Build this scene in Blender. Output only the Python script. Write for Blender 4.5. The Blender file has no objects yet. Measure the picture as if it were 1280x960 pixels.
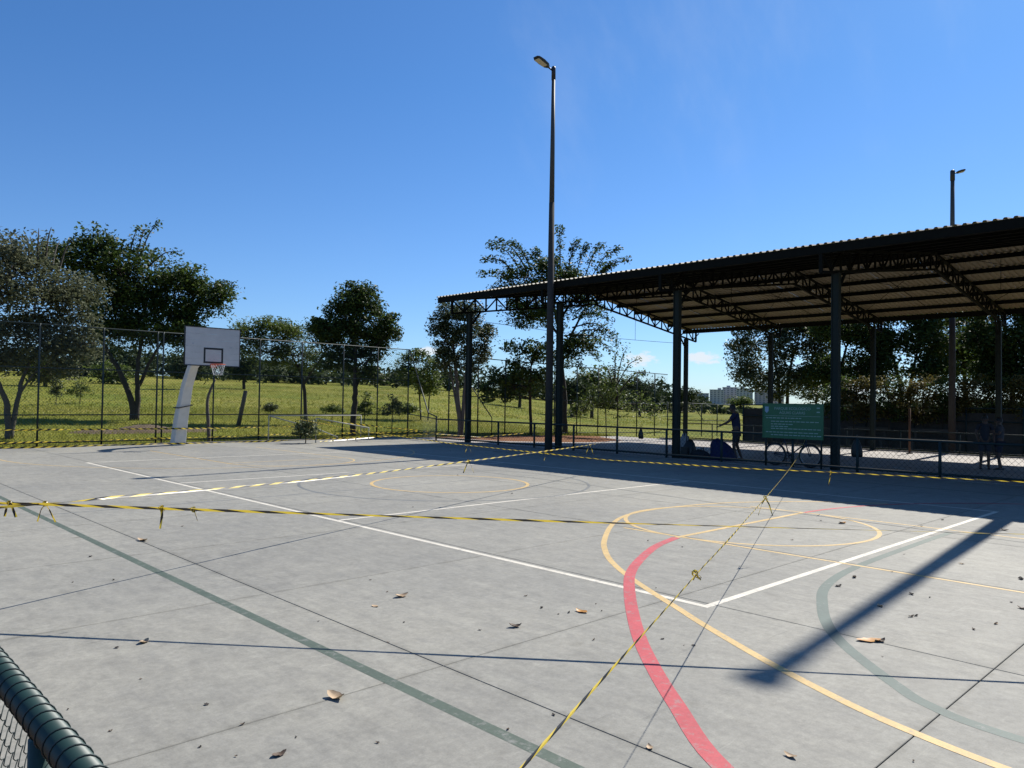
import bpy, math, random
import numpy as np
from mathutils import Vector, Matrix
R = math.radians
rnd = random.Random(7)
nr = np.random.default_rng(7)
S = bpy.context.scene
col = S.collection

# ------------------------------------------------------------------ camera
CAM = np.array([-5.8237, -3.5708, 1.7486]); YAW, PIT, ROL, FPX = 0.80169, 0.021439, 0.014825, 955.44
fw = np.array([math.cos(YAW)*math.cos(PIT), math.sin(YAW)*math.cos(PIT), math.sin(PIT)])
r_ = np.array([math.sin(YAW), -math.cos(YAW), 0.0]); u_ = np.cross(r_, fw)
RT = r_*math.cos(ROL) + u_*math.sin(ROL); UP = -r_*math.sin(ROL) + u_*math.cos(ROL)
cd = bpy.data.cameras.new('camera'); co = bpy.data.objects.new('camera', cd); col.objects.link(co)
M4 = Matrix.Identity(4)
for i in range(3):
    M4[i][0], M4[i][1], M4[i][2], M4[i][3] = RT[i], UP[i], -fw[i], CAM[i]
co.matrix_world = M4
cd.sensor_width = 36; cd.sensor_fit = 'HORIZONTAL'; cd.lens = FPX/1280*36; cd.clip_end = 8000; cd.clip_start = 0.05
S.camera = co
S.render.resolution_x, S.render.resolution_y = 1024, 768

# ------------------------------------------------------------------ light
EL, AZ = R(46.0), R(5.2)
SUN = Vector((math.cos(EL)*math.cos(AZ), math.cos(EL)*math.sin(AZ), math.sin(EL)))
sl = bpy.data.lights.new('sun', 'SUN'); sl.energy = 5.0; sl.angle = R(0.53); sl.color = (1.0, 0.955, 0.88)
so = bpy.data.objects.new('sun', sl); col.objects.link(so); so.location = (30, 10, 40)
so.rotation_mode = 'QUATERNION'; so.rotation_quaternion = SUN.to_track_quat('Z', 'Y')
W = bpy.data.worlds.new('World'); S.world = W; W.use_nodes = True
wn, wl = W.node_tree.nodes, W.node_tree.links; wn.clear()
sky = wn.new('ShaderNodeTexSky'); sky.sky_type = 'NISHITA'; sky.sun_disc = False
sky.sun_elevation = EL; sky.sun_rotation = math.pi/2 - AZ; sky.altitude = 900; sky.air_density = 1.0; sky.dust_density = 0.7; sky.ozone_density = 1.5
bg = wn.new('ShaderNodeBackground'); bg.inputs['Strength'].default_value = 0.056
wo = wn.new('ShaderNodeOutputWorld')
# clouds: a belt of small cumulus low over the horizon and faint high wisps, both by direction in the sky
tc = wn.new('ShaderNodeTexCoord'); sep = wn.new('ShaderNodeSeparateXYZ'); wl.new(tc.outputs['Generated'], sep.inputs[0])
mp = wn.new('ShaderNodeMapping'); mp.inputs['Scale'].default_value = (7, 7, 26); mp.inputs['Location'].default_value = (1.3, 0.4, 0.2)
wl.new(tc.outputs['Generated'], mp.inputs[0])
nz = wn.new('ShaderNodeTexNoise'); nz.inputs['Scale'].default_value = 1.6; nz.inputs['Detail'].default_value = 6; nz.inputs['Roughness'].default_value = .55
wl.new(mp.outputs[0], nz.inputs[0])
def wmr(src, a, b, c, d):
    m = wn.new('ShaderNodeMapRange'); m.interpolation_type = 'SMOOTHSTEP'
    for k, v in zip((1, 2, 3, 4), (a, b, c, d)): m.inputs[k].default_value = v
    wl.new(src, m.inputs[0]); return m.outputs[0]
def wmath(op, a, b):
    m = wn.new('ShaderNodeMath'); m.operation = op
    for i, v in enumerate((a, b)):
        if isinstance(v, (int, float)): m.inputs[i].default_value = v
        else: wl.new(v, m.inputs[i])
    return m.outputs[0]
lo = wmr(sep.outputs[2], 0.030, 0.050, 0, 1); hi = wmr(sep.outputs[2], 0.065, 0.10, 1, 0)
cm = wmr(nz.outputs[0], 0.57, 0.68, 0, .8); cm = wmath('MULTIPLY', cm, wmath('MULTIPLY', lo, hi))
mp2 = wn.new('ShaderNodeMapping'); mp2.inputs['Scale'].default_value = (1.2, 4.5, 2.0); mp2.inputs['Rotation'].default_value = (0.3, 0.2, 0.9)
wl.new(tc.outputs['Generated'], mp2.inputs[0])
nz2 = wn.new('ShaderNodeTexNoise'); nz2.inputs['Scale'].default_value = 1.7; nz2.inputs['Detail'].default_value = 7; nz2.inputs['Roughness'].default_value = .6
wl.new(mp2.outputs[0], nz2.inputs[0])
ci = wmath('MULTIPLY', wmr(nz2.outputs[0], 0.50, 0.80, 0, .09), wmr(sep.outputs[2], 0.1, 0.35, 0, 1))
gr = wn.new('ShaderNodeMixRGB'); gr.blend_type = 'MULTIPLY'; gr.inputs[0].default_value = 1; wl.new(sky.outputs[0], gr.inputs[1]); gz = wn.new('ShaderNodeValToRGB'); wl.new(sep.outputs[2], gz.inputs[0]); gz.color_ramp.elements[0].color = (.46, .62, .86, 1); gz.color_ramp.elements[0].position = .0; gz.color_ramp.elements[1].color = (.325, .59, .87, 1); gz.color_ramp.elements[1].position = .38
g2 = wn.new('ShaderNodeMixRGB'); g2.blend_type = 'MULTIPLY'; g2.inputs[0].default_value = 1; g2.inputs[2].default_value = (2.05, 2.05, 2.05, 1); wl.new(gz.outputs[0], g2.inputs[1]); wl.new(g2.outputs[0], gr.inputs[2])
mx = wn.new('ShaderNodeMixRGB'); wl.new(gr.outputs[0], mx.inputs[1]); mx.inputs[2].default_value = (11, 11.6, 12.2, 1)
def puff(x, y, w, h):
    q = fw + RT*(x-640)/FPX - UP*(y-480)/FPX; q /= np.linalg.norm(q); hs = np.array([q[1], -q[0], 0]); hs /= np.linalg.norm(hs)
    nrm = wn.new('ShaderNodeVectorMath'); nrm.operation = 'NORMALIZE'; wl.new(tc.outputs['Generated'], nrm.inputs[0])
    dt = wn.new('ShaderNodeVectorMath'); dt.operation = 'DOT_PRODUCT'; wl.new(nrm.outputs[0], dt.inputs[0]); dt.inputs[1].default_value = tuple(hs)
    df = wn.new('ShaderNodeVectorMath'); df.operation = 'DOT_PRODUCT'; wl.new(nrm.outputs[0], df.inputs[0]); df.inputs[1].default_value = tuple(q)
    sx_ = wmath('MULTIPLY', dt.outputs['Value'], FPX/w); sz_ = wmath('MULTIPLY', wmath('SUBTRACT', sep.outputs[2], float(q[2])), FPX/h)
    e = wmath('SUBTRACT', 1.0, wmath('ADD', wmath('MULTIPLY', sx_, sx_), wmath('MULTIPLY', sz_, sz_)))
    e = wmath('ADD', e, wmath('MULTIPLY', wmath('SUBTRACT', nzp.outputs[0], .5), 3.4))
    return wmath('MULTIPLY', wmr(e, .15, 1.0, 0, .85), wmr(df.outputs['Value'], 0, .5, 0, 1))
nzp = wn.new('ShaderNodeTexNoise'); nzp.inputs['Scale'].default_value = 55; nzp.inputs['Detail'].default_value = 6; nzp.inputs['Roughness'].default_value = .6; mp3 = wn.new('ShaderNodeMapping'); mp3.inputs['Scale'].default_value = (1, 1, 2.2); wl.new(tc.outputs['Generated'], mp3.inputs[0]); wl.new(mp3.outputs[0], nzp.inputs[0])
pf = wmath('MAXIMUM', wmath('MAXIMUM', puff(880, 448, 26, 9), puff(800, 449, 26, 11)), wmath('MAXIMUM', puff(536, 440, 22, 7), puff(1075, 487, 24, 9)))
wl.new(wmath('MAXIMUM', pf, ci), mx.inputs[0])
wl.new(mx.outputs[0], bg.inputs[0]); wl.new(bg.outputs[0], wo.inputs[0])
S.view_settings.view_transform = 'Standard'; S.view_settings.look = 'None'; S.view_settings.gamma = 1; S.view_settings.exposure = 0.45
S.view_settings.use_curve_mapping = False

# ------------------------------------------------------------------ helpers
def ray(x, y): return fw + RT*(x-640)/FPX - UP*(y-480)/FPX
def at(x, y, d):
    q = ray(x, y); return CAM + q*(d/math.hypot(q[0], q[1]))
def onz(x, y, z=0.0):
    q = ray(x, y); return CAM + q*((z-CAM[2])/q[2])
def onX(x, y, X):
    q = ray(x, y); return CAM + q*((X-CAM[0])/q[0])
def onY(x, y, Y):
    q = ray(x, y); return CAM + q*((Y-CAM[1])/q[1])
def sst(a, b, x):
    t = min(1, max(0, (x-a)/(b-a))); return t*t*(3-2*t)
def terrain(X, Y):
    cot = (X+5.8)/max(Y+3.6, .5)
    w = 1 - sst(0.72, 1.45, cot)
    if Y < 0: w = 0
    rise = 0.043*min(max(Y-28, 0), 150)
    fall = -0.02*min(max(X-14.6, 0), 32) * (1-sst(46, 170, X))
    z = -0.08 + rise*w + fall*(1-w)
    d = math.hypot(X, Y)
    if d > 36: z += 0.09*math.sin(X*.21+1.3)*math.sin(Y*.17)*sst(36, 60, d)
    return z

def tag(o, label=None, cat=None, group=None, kind=None):
    for k, v in (('label', label), ('category', cat), ('group', group), ('kind', kind)):
        if v: o[k] = v
    return o
def empty(name, loc, rz=0):
    o = bpy.data.objects.new(name, None); o.location = tuple(map(float, loc)); o.rotation_euler = (0, 0, rz)
    o.empty_display_size = .1; col.objects.link(o); return o
def thing(name, loc, label, cat, group=None, rz=0): return tag(empty(name, loc, rz), label, cat, group)
def link(name, me, parent=None, mat=None):
    o = bpy.data.objects.new(name, me); col.objects.link(o)
    if mat and not me.materials: me.materials.append(mat)
    if parent: o.parent = parent
    return o
def frame(d):
    d = np.asarray(d, float); n = np.linalg.norm(d); d = d/(n if n > 1e-9 else 1)
    a = np.array([0, 0, 1.0]) if abs(d[2]) < .95 else np.array([1.0, 0, 0])
    s = np.cross(d, a); s /= np.linalg.norm(s); t = np.cross(s, d); return d, s, t
class MB:
    def __init__(s): s.v = []; s.f = []; s.uv = None
    def add(s, vs, fs):
        o = len(s.v); s.v += [tuple(map(float, q)) for q in vs]; s.f += [tuple(i+o for i in f) for f in fs]; return s
    def box(s, c, sz, rz=0):
        cx, cy, cz = c; a, b, h = sz[0]/2, sz[1]/2, sz[2]/2; cs, sn = math.cos(rz), math.sin(rz)
        vs = []
        for z in (-h, h):
            for x, y in ((-a, -b), (a, -b), (a, b), (-a, b)): vs.append((cx+x*cs-y*sn, cy+x*sn+y*cs, cz+z))
        return s.add(vs, [(3, 2, 1, 0), (4, 5, 6, 7), (0, 1, 5, 4), (1, 2, 6, 5), (2, 3, 7, 6), (3, 0, 4, 7)])
    def bar(s, p0, p1, w, h=None):
        h = h or w; p0, p1 = np.asarray(p0, float), np.asarray(p1, float); d, a, b = frame(p1-p0); vs = []
        for p in (p0, p1):
            for x, y in ((-1, -1), (1, -1), (1, 1), (-1, 1)): vs.append(p+a*x*w/2+b*y*h/2)
        return s.add(vs, [(3, 2, 1, 0), (4, 5, 6, 7), (0, 1, 5, 4), (1, 2, 6, 5), (2, 3, 7, 6), (3, 0, 4, 7)])
    def tube(s, pts, rs, n=8, cap=True):
        pts = [np.asarray(q, float) for q in pts]
        if isinstance(rs, (int, float)): rs = [rs]*len(pts)
        vs = []; a0 = None
        for i, q in enumerate(pts):
            d = pts[min(i+1, len(pts)-1)] - pts[max(i-1, 0)]
            dd, a, b = frame(d)
            if a0 is not None:
                a = a0 - dd*np.dot(a0, dd); a /= max(np.linalg.norm(a), 1e-9); b = np.cross(a, dd)
            a0 = a
            for k in range(n):
                t = 2*math.pi*k/n; vs.append(q + (a*math.cos(t)+b*math.sin(t))*rs[i])
        fs = []
        for i in range(len(pts)-1):
            for k in range(n):
                k2 = (k+1) % n; fs.append((i*n+k, i*n+k2, (i+1)*n+k2, (i+1)*n+k))
        if cap: fs.append(tuple(range(n))[::-1]); fs.append(tuple((len(pts)-1)*n+k for k in range(n)))
        return s.add(vs, fs)
    def ring(s, c, ax, r, tr, n=24, m=6, arc=2*math.pi):
        d, a, b = frame(ax); c = np.asarray(c, float)
        full = arc > 6.28
        pts = [c+(a*math.cos(arc*k/n)+b*math.sin(arc*k/n))*r for k in range(n+1)]
        return s.tube(pts, tr, m, cap=not full)
    def lathe(s, c, prof, n=12):
        c = np.asarray(c, float); vs = []; fs = []
        for r, z in prof:
            for k in range(n):
                t = 2*math.pi*k/n; vs.append(c+np.array([r*math.cos(t), r*math.sin(t), z]))
        for i in range(len(prof)-1):
            for k in range(n): fs.append((i*n+k, i*n+(k+1) % n, (i+1)*n+(k+1) % n, (i+1)*n+k))
        fs.append(tuple(range(n))[::-1]); fs.append(tuple((len(prof)-1)*n+k for k in range(n)))
        return s.add(vs, fs)
    def mesh(s, name, mat=None, smooth=False, off=(0, 0, 0)):
        me = bpy.data.meshes.new(name)
        v = [(x-off[0], y-off[1], z-off[2]) for x, y, z in s.v]
        me.from_pydata(v, [], s.f); me.update()
        if mat: me.materials.append(mat)
        if smooth:
            me.polygons.foreach_set('use_smooth', [True]*len(me.polygons))
        return me
    def build(s, name, mat, parent=None, smooth=False, local=False, loc=None):
        off = (0, 0, 0)
        if parent is not None and not local:
            off = np.array(parent.location)
            q = parent.parent
            while q is not None: off = off + np.array(q.location); q = q.parent
        if loc is not None: off = loc
        o = link(name, s.mesh(name, mat, smooth, off), parent)
        if loc is not None: o.location = tuple(map(float, loc))
        return o
def quads_mesh(name, V, mat, tri=False):
    """V: (N,k,3) array of separate polygons"""
    N, k = V.shape[:2]; me = bpy.data.meshes.new(name)
    me.vertices.add(N*k); me.vertices.foreach_set('co', V.reshape(-1).astype(np.float32))
    me.loops.add(N*k); me.loops.foreach_set('vertex_index', np.arange(N*k, dtype=np.int32))
    me.polygons.add(N); me.polygons.foreach_set('loop_start', np.arange(0, N*k, k, dtype=np.int32))
    me.update(calc_edges=True); me.validate(); me.materials.append(mat); return me

# ------------------------------------------------------------------ materials
def newmat(name):
    m = bpy.data.materials.new(name); m.use_nodes = True; nt = m.node_tree
    return m, nt, nt.nodes, nt.links, nt.nodes['Principled BSDF']
def plain(name, c, rough=.6, metal=0, var=.15, scale=6, bump=0.0, spec=.5):
    m, nt, n, l, b = newmat(name)
    b.inputs['Roughness'].default_value = rough; b.inputs['Metallic'].default_value = metal; b.inputs['Specular IOR Level'].default_value = spec
    t = n.new('ShaderNodeNewGeometry'); z = n.new('ShaderNodeTexNoise'); z.inputs['Scale'].default_value = scale; z.inputs['Detail'].default_value = 5
    l.new(t.outputs['Position'], z.inputs['Vector'])
    x = n.new('ShaderNodeMixRGB'); l.new(z.outputs[0], x.inputs[0])
    x.inputs[1].default_value = tuple(v*(1-var) for v in c)+(1,); x.inputs[2].default_value = tuple(min(1, v*(1+var)) for v in c)+(1,)
    l.new(x.outputs[0], b.inputs['Base Color'])
    if bump:
        bp = n.new('ShaderNodeBump'); bp.inputs['Strength'].default_value = bump; bp.inputs['Distance'].default_value = .01; l.new(z.outputs[0], bp.inputs['Height']); l.new(bp.outputs[0], b.inputs['Normal'])
    return m
def leafmat(name, c1, c2, trans=.30, rough=.55):
    m, nt, n, l, b = newmat(name); b.inputs['Roughness'].default_value = rough; b.inputs['Specular IOR Level'].default_value = .3
    g = n.new('ShaderNodeNewGeometry'); z = n.new('ShaderNodeTexNoise'); z.inputs['Scale'].default_value = .9; z.inputs['Detail'].default_value = 3
    l.new(g.outputs['Position'], z.inputs['Vector'])
    a = n.new('ShaderNodeMath'); a.operation = 'ADD'; l.new(z.outputs[0], a.inputs[0])
    s = n.new('ShaderNodeMath'); s.operation = 'MULTIPLY_ADD'; l.new(g.outputs['Random Per Island'], s.inputs[0]); s.inputs[1].default_value = .45; s.inputs[2].default_value = -.22
    l.new(s.outputs[0], a.inputs[1])
    x = n.new('ShaderNodeMixRGB'); l.new(a.outputs[0], x.inputs[0]); x.inputs[1].default_value = (*c1, 1); x.inputs[2].default_value = (*c2, 1); x.use_clamp = True
    l.new(x.outputs[0], b.inputs['Base Color'])
    t = n.new('ShaderNodeBsdfTranslucent'); l.new(x.outputs[0], t.inputs[0]); mx = n.new('ShaderNodeMixShader'); mx.inputs[0].default_value = trans
    l.new(b.outputs[0], mx.inputs[1]); l.new(t.outputs[0], mx.inputs[2]); l.new(mx.outputs[0], n['Material Output'].inputs[0]); return m
def noise(n, l, vec, scale, detail=5, rough=.55, mapping=None):
    if mapping:
        mpn = n.new('ShaderNodeMapping'); mpn.inputs['Scale'].default_value = mapping; l.new(vec, mpn.inputs[0]); vec = mpn.outputs[0]
    z = n.new('ShaderNodeTexNoise'); z.inputs['Scale'].default_value = scale; z.inputs['Detail'].default_value = detail; z.inputs['Roughness'].default_value = rough
    l.new(vec, z.inputs['Vector']); return z.outputs[0]
def ramp(n, l, src, stops):
    r = n.new('ShaderNodeValToRGB'); e = r.color_ramp.elements
    while len(e) < len(stops): e.new(.5)
    for k, (p, c) in enumerate(stops): e[k].position = p; e[k].color = (*c, 1) if len(c) == 3 else c
    l.new(src, r.inputs[0]); return r.outputs[0]
def mixc(n, l, fac, a, b, mode='MIX'):
    x = n.new('ShaderNodeMixRGB'); x.blend_type = mode
    for i, v in enumerate((fac, a, b)):
        if isinstance(v, (int, float)): x.inputs[i].default_value = v
        elif isinstance(v, tuple): x.inputs[i].default_value = (*v, 1)
        else: l.new(v, x.inputs[i])
    return x.outputs[0]
def concrete(name, base, amp=.10):
    m, nt, n, l, b = newmat(name); g = n.new('ShaderNodeNewGeometry'); P = g.outputs['Position']
    oi = n.new('ShaderNodeObjectInfo')
    a = noise(n, l, P, 4.5, 8, .68); c = noise(n, l, P, .35, 4); d = noise(n, l, P, 22, 6, .65); e = noise(n, l, P, 9, 5, .7, (1.0, .35, 1))
    k1 = ramp(n, l, a, [(.3, tuple(v*(1-amp*1.3) for v in base)), (.7, tuple(v*(1+amp*1.2) for v in base))])
    k2 = ramp(n, l, c, [(.32, (.84, .845, .86)), (.68, (1.06, 1.05, 1.03))])
    k3 = ramp(n, l, d, [(.25, (.80, .80, .80)), (.75, (1.10, 1.10, 1.10))])
    k4 = ramp(n, l, e, [(.30, (.84, .845, .86)), (.52, (1, 1, 1)), (.72, (1.10, 1.10, 1.09))])
    k5 = ramp(n, l, oi.outputs['Random'], [(0, (.95, .95, .95)), (1, (1.04, 1.04, 1.035))])
    o = k1
    for k in (k2, k3, k4, k5): o = mixc(n, l, 1.0, o, k, 'MULTIPLY')
    st = noise(n, l, P, 1.7, 8, .7); ks = ramp(n, l, st, [(.60, (1, 1, 1)), (.72, (.86, .85, .83))]); o = mixc(n, l, 1.0, o, ks, 'MULTIPLY')
    for ang, sc, lo_, hi_, cc in ((.5, 1.0, .66, .73, (1.13, 1.13, 1.12)), (2.1, .8, .67, .74, (.86, .86, .86)), (1.2, 1.3, .68, .74, (1.12, 1.12, 1.12))):
        mpn = n.new('ShaderNodeMapping'); mpn.inputs['Rotation'].default_value = (0, 0, ang); mpn.inputs['Scale'].default_value = (1.1*sc, 14*sc, 1); l.new(P, mpn.inputs[0])
        sn = noise(n, l, mpn.outputs[0], 1.5, 3, .5); o = mixc(n, l, 1.0, o, ramp(n, l, sn, [(lo_, (1, 1, 1)), (hi_, cc)]), 'MULTIPLY')
    o = mixc(n, l, 1.0, o, ramp(n, l, noise(n, l, P, 90, 4, .7), [(.28, (.86, .86, .86)), (.72, (1.09, 1.09, 1.09))]), 'MULTIPLY')
    tcn = n.new('ShaderNodeTexCoord'); sg_ = n.new('ShaderNodeSeparateXYZ'); l.new(tcn.outputs['Generated'], sg_.inputs[0])
    def mth(op, p, q):
        z = n.new('ShaderNodeMath'); z.operation = op
        for i_, v_ in enumerate((p, q)):
            if isinstance(v_, (int, float)): z.inputs[i_].default_value = v_
            else: l.new(v_, z.inputs[i_])
        return z.outputs[0]
    ex = mth('MINIMUM', sg_.outputs[0], mth('SUBTRACT', 1.0, sg_.outputs[0])); ey = mth('MINIMUM', sg_.outputs[1], mth('SUBTRACT', 1.0, sg_.outputs[1]))
    ed = mth('ADD', mth('MINIMUM', ex, ey), mth('MULTIPLY', mth('SUBTRACT', a, .5), .05))
    o = mixc(n, l, 1.0, o, ramp(n, l, ed, [(.0, (.86, .855, .84)), (.014, (1, 1, 1))]), 'MULTIPLY')
    vo = n.new('ShaderNodeTexVoronoi'); vo.inputs['Scale'].default_value = 1.1; vo.inputs['Randomness'].default_value = 1.0; l.new(P, vo.inputs['Vector'])
    wob = n.new('ShaderNodeMath'); wob.operation = 'MULTIPLY_ADD'; l.new(a, wob.inputs[0]); wob.inputs[1].default_value = .16; l.new(vo.outputs['Distance'], wob.inputs[2])
    o = mixc(n, l, 1.0, o, ramp(n, l, wob.outputs[0], [(.10, (.74, .73, .71)), (.17, (1, 1, 1))]), 'MULTIPLY')
    l.new(o, b.inputs['Base Color']); b.inputs['Roughness'].default_value = .72; b.inputs['Specular IOR Level'].default_value = .3
    bp = n.new('ShaderNodeBump'); bp.inputs['Strength'].default_value = .12; bp.inputs['Distance'].default_value = .006; l.new(d, bp.inputs['Height']); l.new(bp.outputs[0], b.inputs['Normal'])
    return m
def paint(name, c, conc=(.24, .232, .21), wear=(.53, .67), fade=.03):
    m, nt, n, l, b = newmat(name); g = n.new('ShaderNodeNewGeometry'); P = g.outputs['Position']
    a = noise(n, l, P, 13, 8, .75); d = noise(n, l, P, 3, 4)
    k = ramp(n, l, d, [(.3, tuple(v*.84 for v in c)), (.7, tuple(min(1, v*1.08) for v in c))]); k = mixc(n, l, 1.0, k, ramp(n, l, noise(n, l, P, 34, 6, .7), [(.3, (.80, .80, .80)), (.7, (1.06, 1.06, 1.06))]), 'MULTIPLY')
    w = ramp(n, l, a, [(wear[0], (fade, fade, fade)), (wear[1], (.75, .75, .75))])
    o = mixc(n, l, w, k, conc); l.new(o, b.inputs['Base Color']); b.inputs['Roughness'].default_value = .6; b.inputs['Specular IOR Level'].default_value = .35
    return m
MT = {}
MT['court'] = concrete('court_concrete', (.286, .275, .236), .10)
MT['shed_floor'] = concrete('shelter_concrete', (.36, .33, .30), .06)
MT['joint'] = plain('joint_dark', (.05, .05, .05), .9)
MT['kerb'] = plain('kerb_concrete', (.20, .19, .18), .9, var=.3, bump=.3)
MT['white'] = paint('white_paint', (.70, .645, .53)); MT['yellow'] = paint('yellow_paint', (.62, .425, .165)); MT['red'] = paint('red_paint', (.50, .065, .075)); MT['green'] = paint('green_paint', (.085, .112, .080))
MT['green_worn'] = paint('worn_green_paint', (.085, .122, .10), wear=(.58, .68), fade=.05); MT['grey_line'] = paint('faded_dark_line', (.12, .13, .13), wear=(.5, .65), fade=.25)
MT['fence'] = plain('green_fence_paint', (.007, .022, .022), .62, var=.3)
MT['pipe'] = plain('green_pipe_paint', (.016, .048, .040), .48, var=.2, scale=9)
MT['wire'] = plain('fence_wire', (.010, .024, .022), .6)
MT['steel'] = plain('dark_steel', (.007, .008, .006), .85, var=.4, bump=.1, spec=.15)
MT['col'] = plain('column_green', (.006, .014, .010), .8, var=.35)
MT['sheet'] = plain('roof_sheet', (.28, .245, .16), .55, .0, var=.15, scale=2)
MT['galv'] = plain('galvanised', (.45, .46, .47), .4, .6)
MT['conc_pole'] = plain('pole_concrete', (.075, .073, .066), .85, var=.2, scale=4, bump=.2)
MT['polepaint'] = plain('pole_grey', (.05, .055, .05), .6, var=.25)
MT['lamp_shaft'] = plain('lamp_shaft_concrete', (.05, .049, .045), .9, var=.3, scale=4, bump=.3, spec=.2)
MT['black'] = plain('black_plastic', (.015, .015, .016), .45)
MT['lens'] = plain('lamp_lens', (.55, .5, .38), .3)
MT['white_post'] = plain('painted_concrete_post', (.62, .61, .57), .8, var=.18, scale=4, bump=.3)
MT['rimred'] = plain('rim_orange', (.55, .10, .05), .5); MT['net'] = plain('net_cord', (.75, .75, .72), .8)
MT['whitepipe'] = plain('white_pipe', (.26, .27, .25), .5, var=.2)
MT['bark'] = plain('bark', (.045, .036, .028), .9, var=.45, scale=5, bump=.5); MT['barkgrey'] = plain('grey_bark', (.10, .088, .075), .9, var=.35, scale=5, bump=.4)
MT['wood'] = plain('dead_wood', (.12, .10, .085), .9, var=.4, scale=8, bump=.4)
MT['L_dark'] = leafmat('leaf_dark', (.026, .048, .010), (.085, .125, .028), .38); MT['L_mid'] = leafmat('leaf_mid', (.045, .075, .014), (.13, .17, .036), .40)
MT['L_olive'] = leafmat('leaf_olive', (.075, .09, .045), (.145, .155, .085), .3, .75); MT['L_grey'] = leafmat('leaf_greygreen', (.045, .062, .026), (.125, .15, .062), .25, .5)
MT['L_yel'] = leafmat('leaf_yellowish', (.06, .065, .018), (.19, .15, .04), .35, .6); MT['L_far'] = leafmat('leaf_far', (.020, .036, .014), (.055, .078, .027), .2, .85)
MT['wall'] = plain('wall_dark', (.05, .048, .045), .9, var=.4, bump=.2)
MT['soil'] = plain('soil', (.10, .07, .04), .95, var=.4, scale=3, bump=.8)

def groundmat():
    m, nt, n, l, b = newmat('ground_cover'); g = n.new('ShaderNodeNewGeometry'); P = g.outputs['Position']
    a = noise(n, l, P, .12, 5); c = noise(n, l, P, 1.3, 6, .7); d = noise(n, l, P, 9, 5, .7)
    k = ramp(n, l, a, [(.3, (.135, .165, .020)), (.5, (.195, .20, .030)), (.7, (.27, .235, .055))])
    k = mixc(n, l, 1.0, k, ramp(n, l, c, [(.3, (.45, .52, .5)), (.65, (1.2, 1.15, 1.05))]), 'MULTIPLY')
    k = mixc(n, l, 1.0, k, ramp(n, l, d, [(.3, (.7, .72, .7)), (.7, (1.15, 1.15, 1.15))]), 'MULTIPLY')
    # bare reddish earth: a strip along the slabs and scattered spots
    sx = n.new('ShaderNodeSeparateXYZ'); l.new(P, sx.inputs[0])
    def mr(src, a_, b_, lo_, hi_):
        q = n.new('ShaderNodeMapRange'); q.interpolation_type = 'SMOOTHSTEP'
        for i, v in zip((1, 2, 3, 4), (a_, b_, lo_, hi_)): q.inputs[i].default_value = v
        l.new(src, q.inputs[0]); return q.outputs[0]
    def mm(op, p, q):
        z = n.new('ShaderNodeMath'); z.operation = op
        for i, v in enumerate((p, q)):
            if isinstance(v, (int, float)): z.inputs[i].default_value = v
            else: l.new(v, z.inputs[i])
        return z.outputs[0]
    yj = mm('ADD', sx.outputs[1], mm('MULTIPLY', mm('SUBTRACT', c, .5), 2.2))
    strip = mm('MULTIPLY', mr(yj, 25.3, 26.3, 1, 0), mr(sx.outputs[0], 32.5, 33.2, 1, 0))
    spots = mm('MULTIPLY', mr(c, .64, .74, 0, 1), mr(a, .5, .62, 0, .55))
    e = mm('MAXIMUM', strip, spots)
    earth = ramp(n, l, d, [(.25, (.13, .055, .025)), (.75, (.25, .125, .065))])
    o = mixc(n, l, e, k, earth); l.new(o, b.inputs['Base Color']); b.inputs['Roughness'].default_value = .95; b.inputs['Specular IOR Level'].default_value = .1
    bp = n.new('ShaderNodeBump'); bp.inputs['Strength'].default_value = .6; bp.inputs['Distance'].default_value = .08; l.new(c, bp.inputs['Height']); l.new(bp.outputs[0], b.inputs['Normal'])
    return m
MT['ground'] = groundmat()
def tapemat():
    m, nt, n, l, b = newmat('caution_tape'); uv = n.new('ShaderNodeUVMap'); sx = n.new('ShaderNodeSeparateXYZ'); l.new(uv.outputs[0], sx.inputs[0])
    a = n.new('ShaderNodeMath'); a.operation = 'ADD'; l.new(sx.outputs[0], a.inputs[0]); l.new(sx.outputs[1], a.inputs[1])
    f = n.new('ShaderNodeMath'); f.operation = 'FRACT'; l.new(a.outputs[0], f.inputs[0])
    g = n.new('ShaderNodeMath'); g.operation = 'GREATER_THAN'; l.new(f.outputs[0], g.inputs[0]); g.inputs[1].default_value = .5
    x = n.new('ShaderNodeMixRGB'); l.new(g.outputs[0], x.inputs[0]); x.inputs[1].default_value = (.70, .52, .05, 1); x.inputs[2].default_value = (.02, .018, .015, 1)
    l.new(x.outputs[0], b.inputs['Base Color']); b.inputs['Roughness'].default_value = .28
    t = n.new('ShaderNodeBsdfTranslucent'); l.new(x.outputs[0], t.inputs[0]); mxs = n.new('ShaderNodeMixShader'); mxs.inputs[0].default_value = .3
    l.new(b.outputs[0], mxs.inputs[1]); l.new(t.outputs[0], mxs.inputs[2]); l.new(mxs.outputs[0], n['Material Output'].inputs[0]); return m
MT['tape'] = tapemat()

# ------------------------------------------------------------------ the setting: ground, slabs
def axis(lo, hi, c0, c1, step, grow=1.18):
    a = list(np.arange(c0, c1+.01, step)); s = step; x = c1
    while x < hi: s *= grow; x += s; a.append(min(x, hi))
    s = step; x = c0
    while x > lo: s *= grow; x -= s; a.insert(0, max(x, lo))
    return a
gx = axis(-1500, 4500, -30, 70, 1.6); gy = axis(-1500, 4500, -20, 90, 1.6)
g = MB(); g.v = [(x, y, terrain(x, y)) for y in gy for x in gx]
nx = len(gx); g.f = [(j*nx+i, j*nx+i+1, (j+1)*nx+i+1, (j+1)*nx+i) for j in range(len(gy)-1) for i in range(nx-1)]
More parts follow.
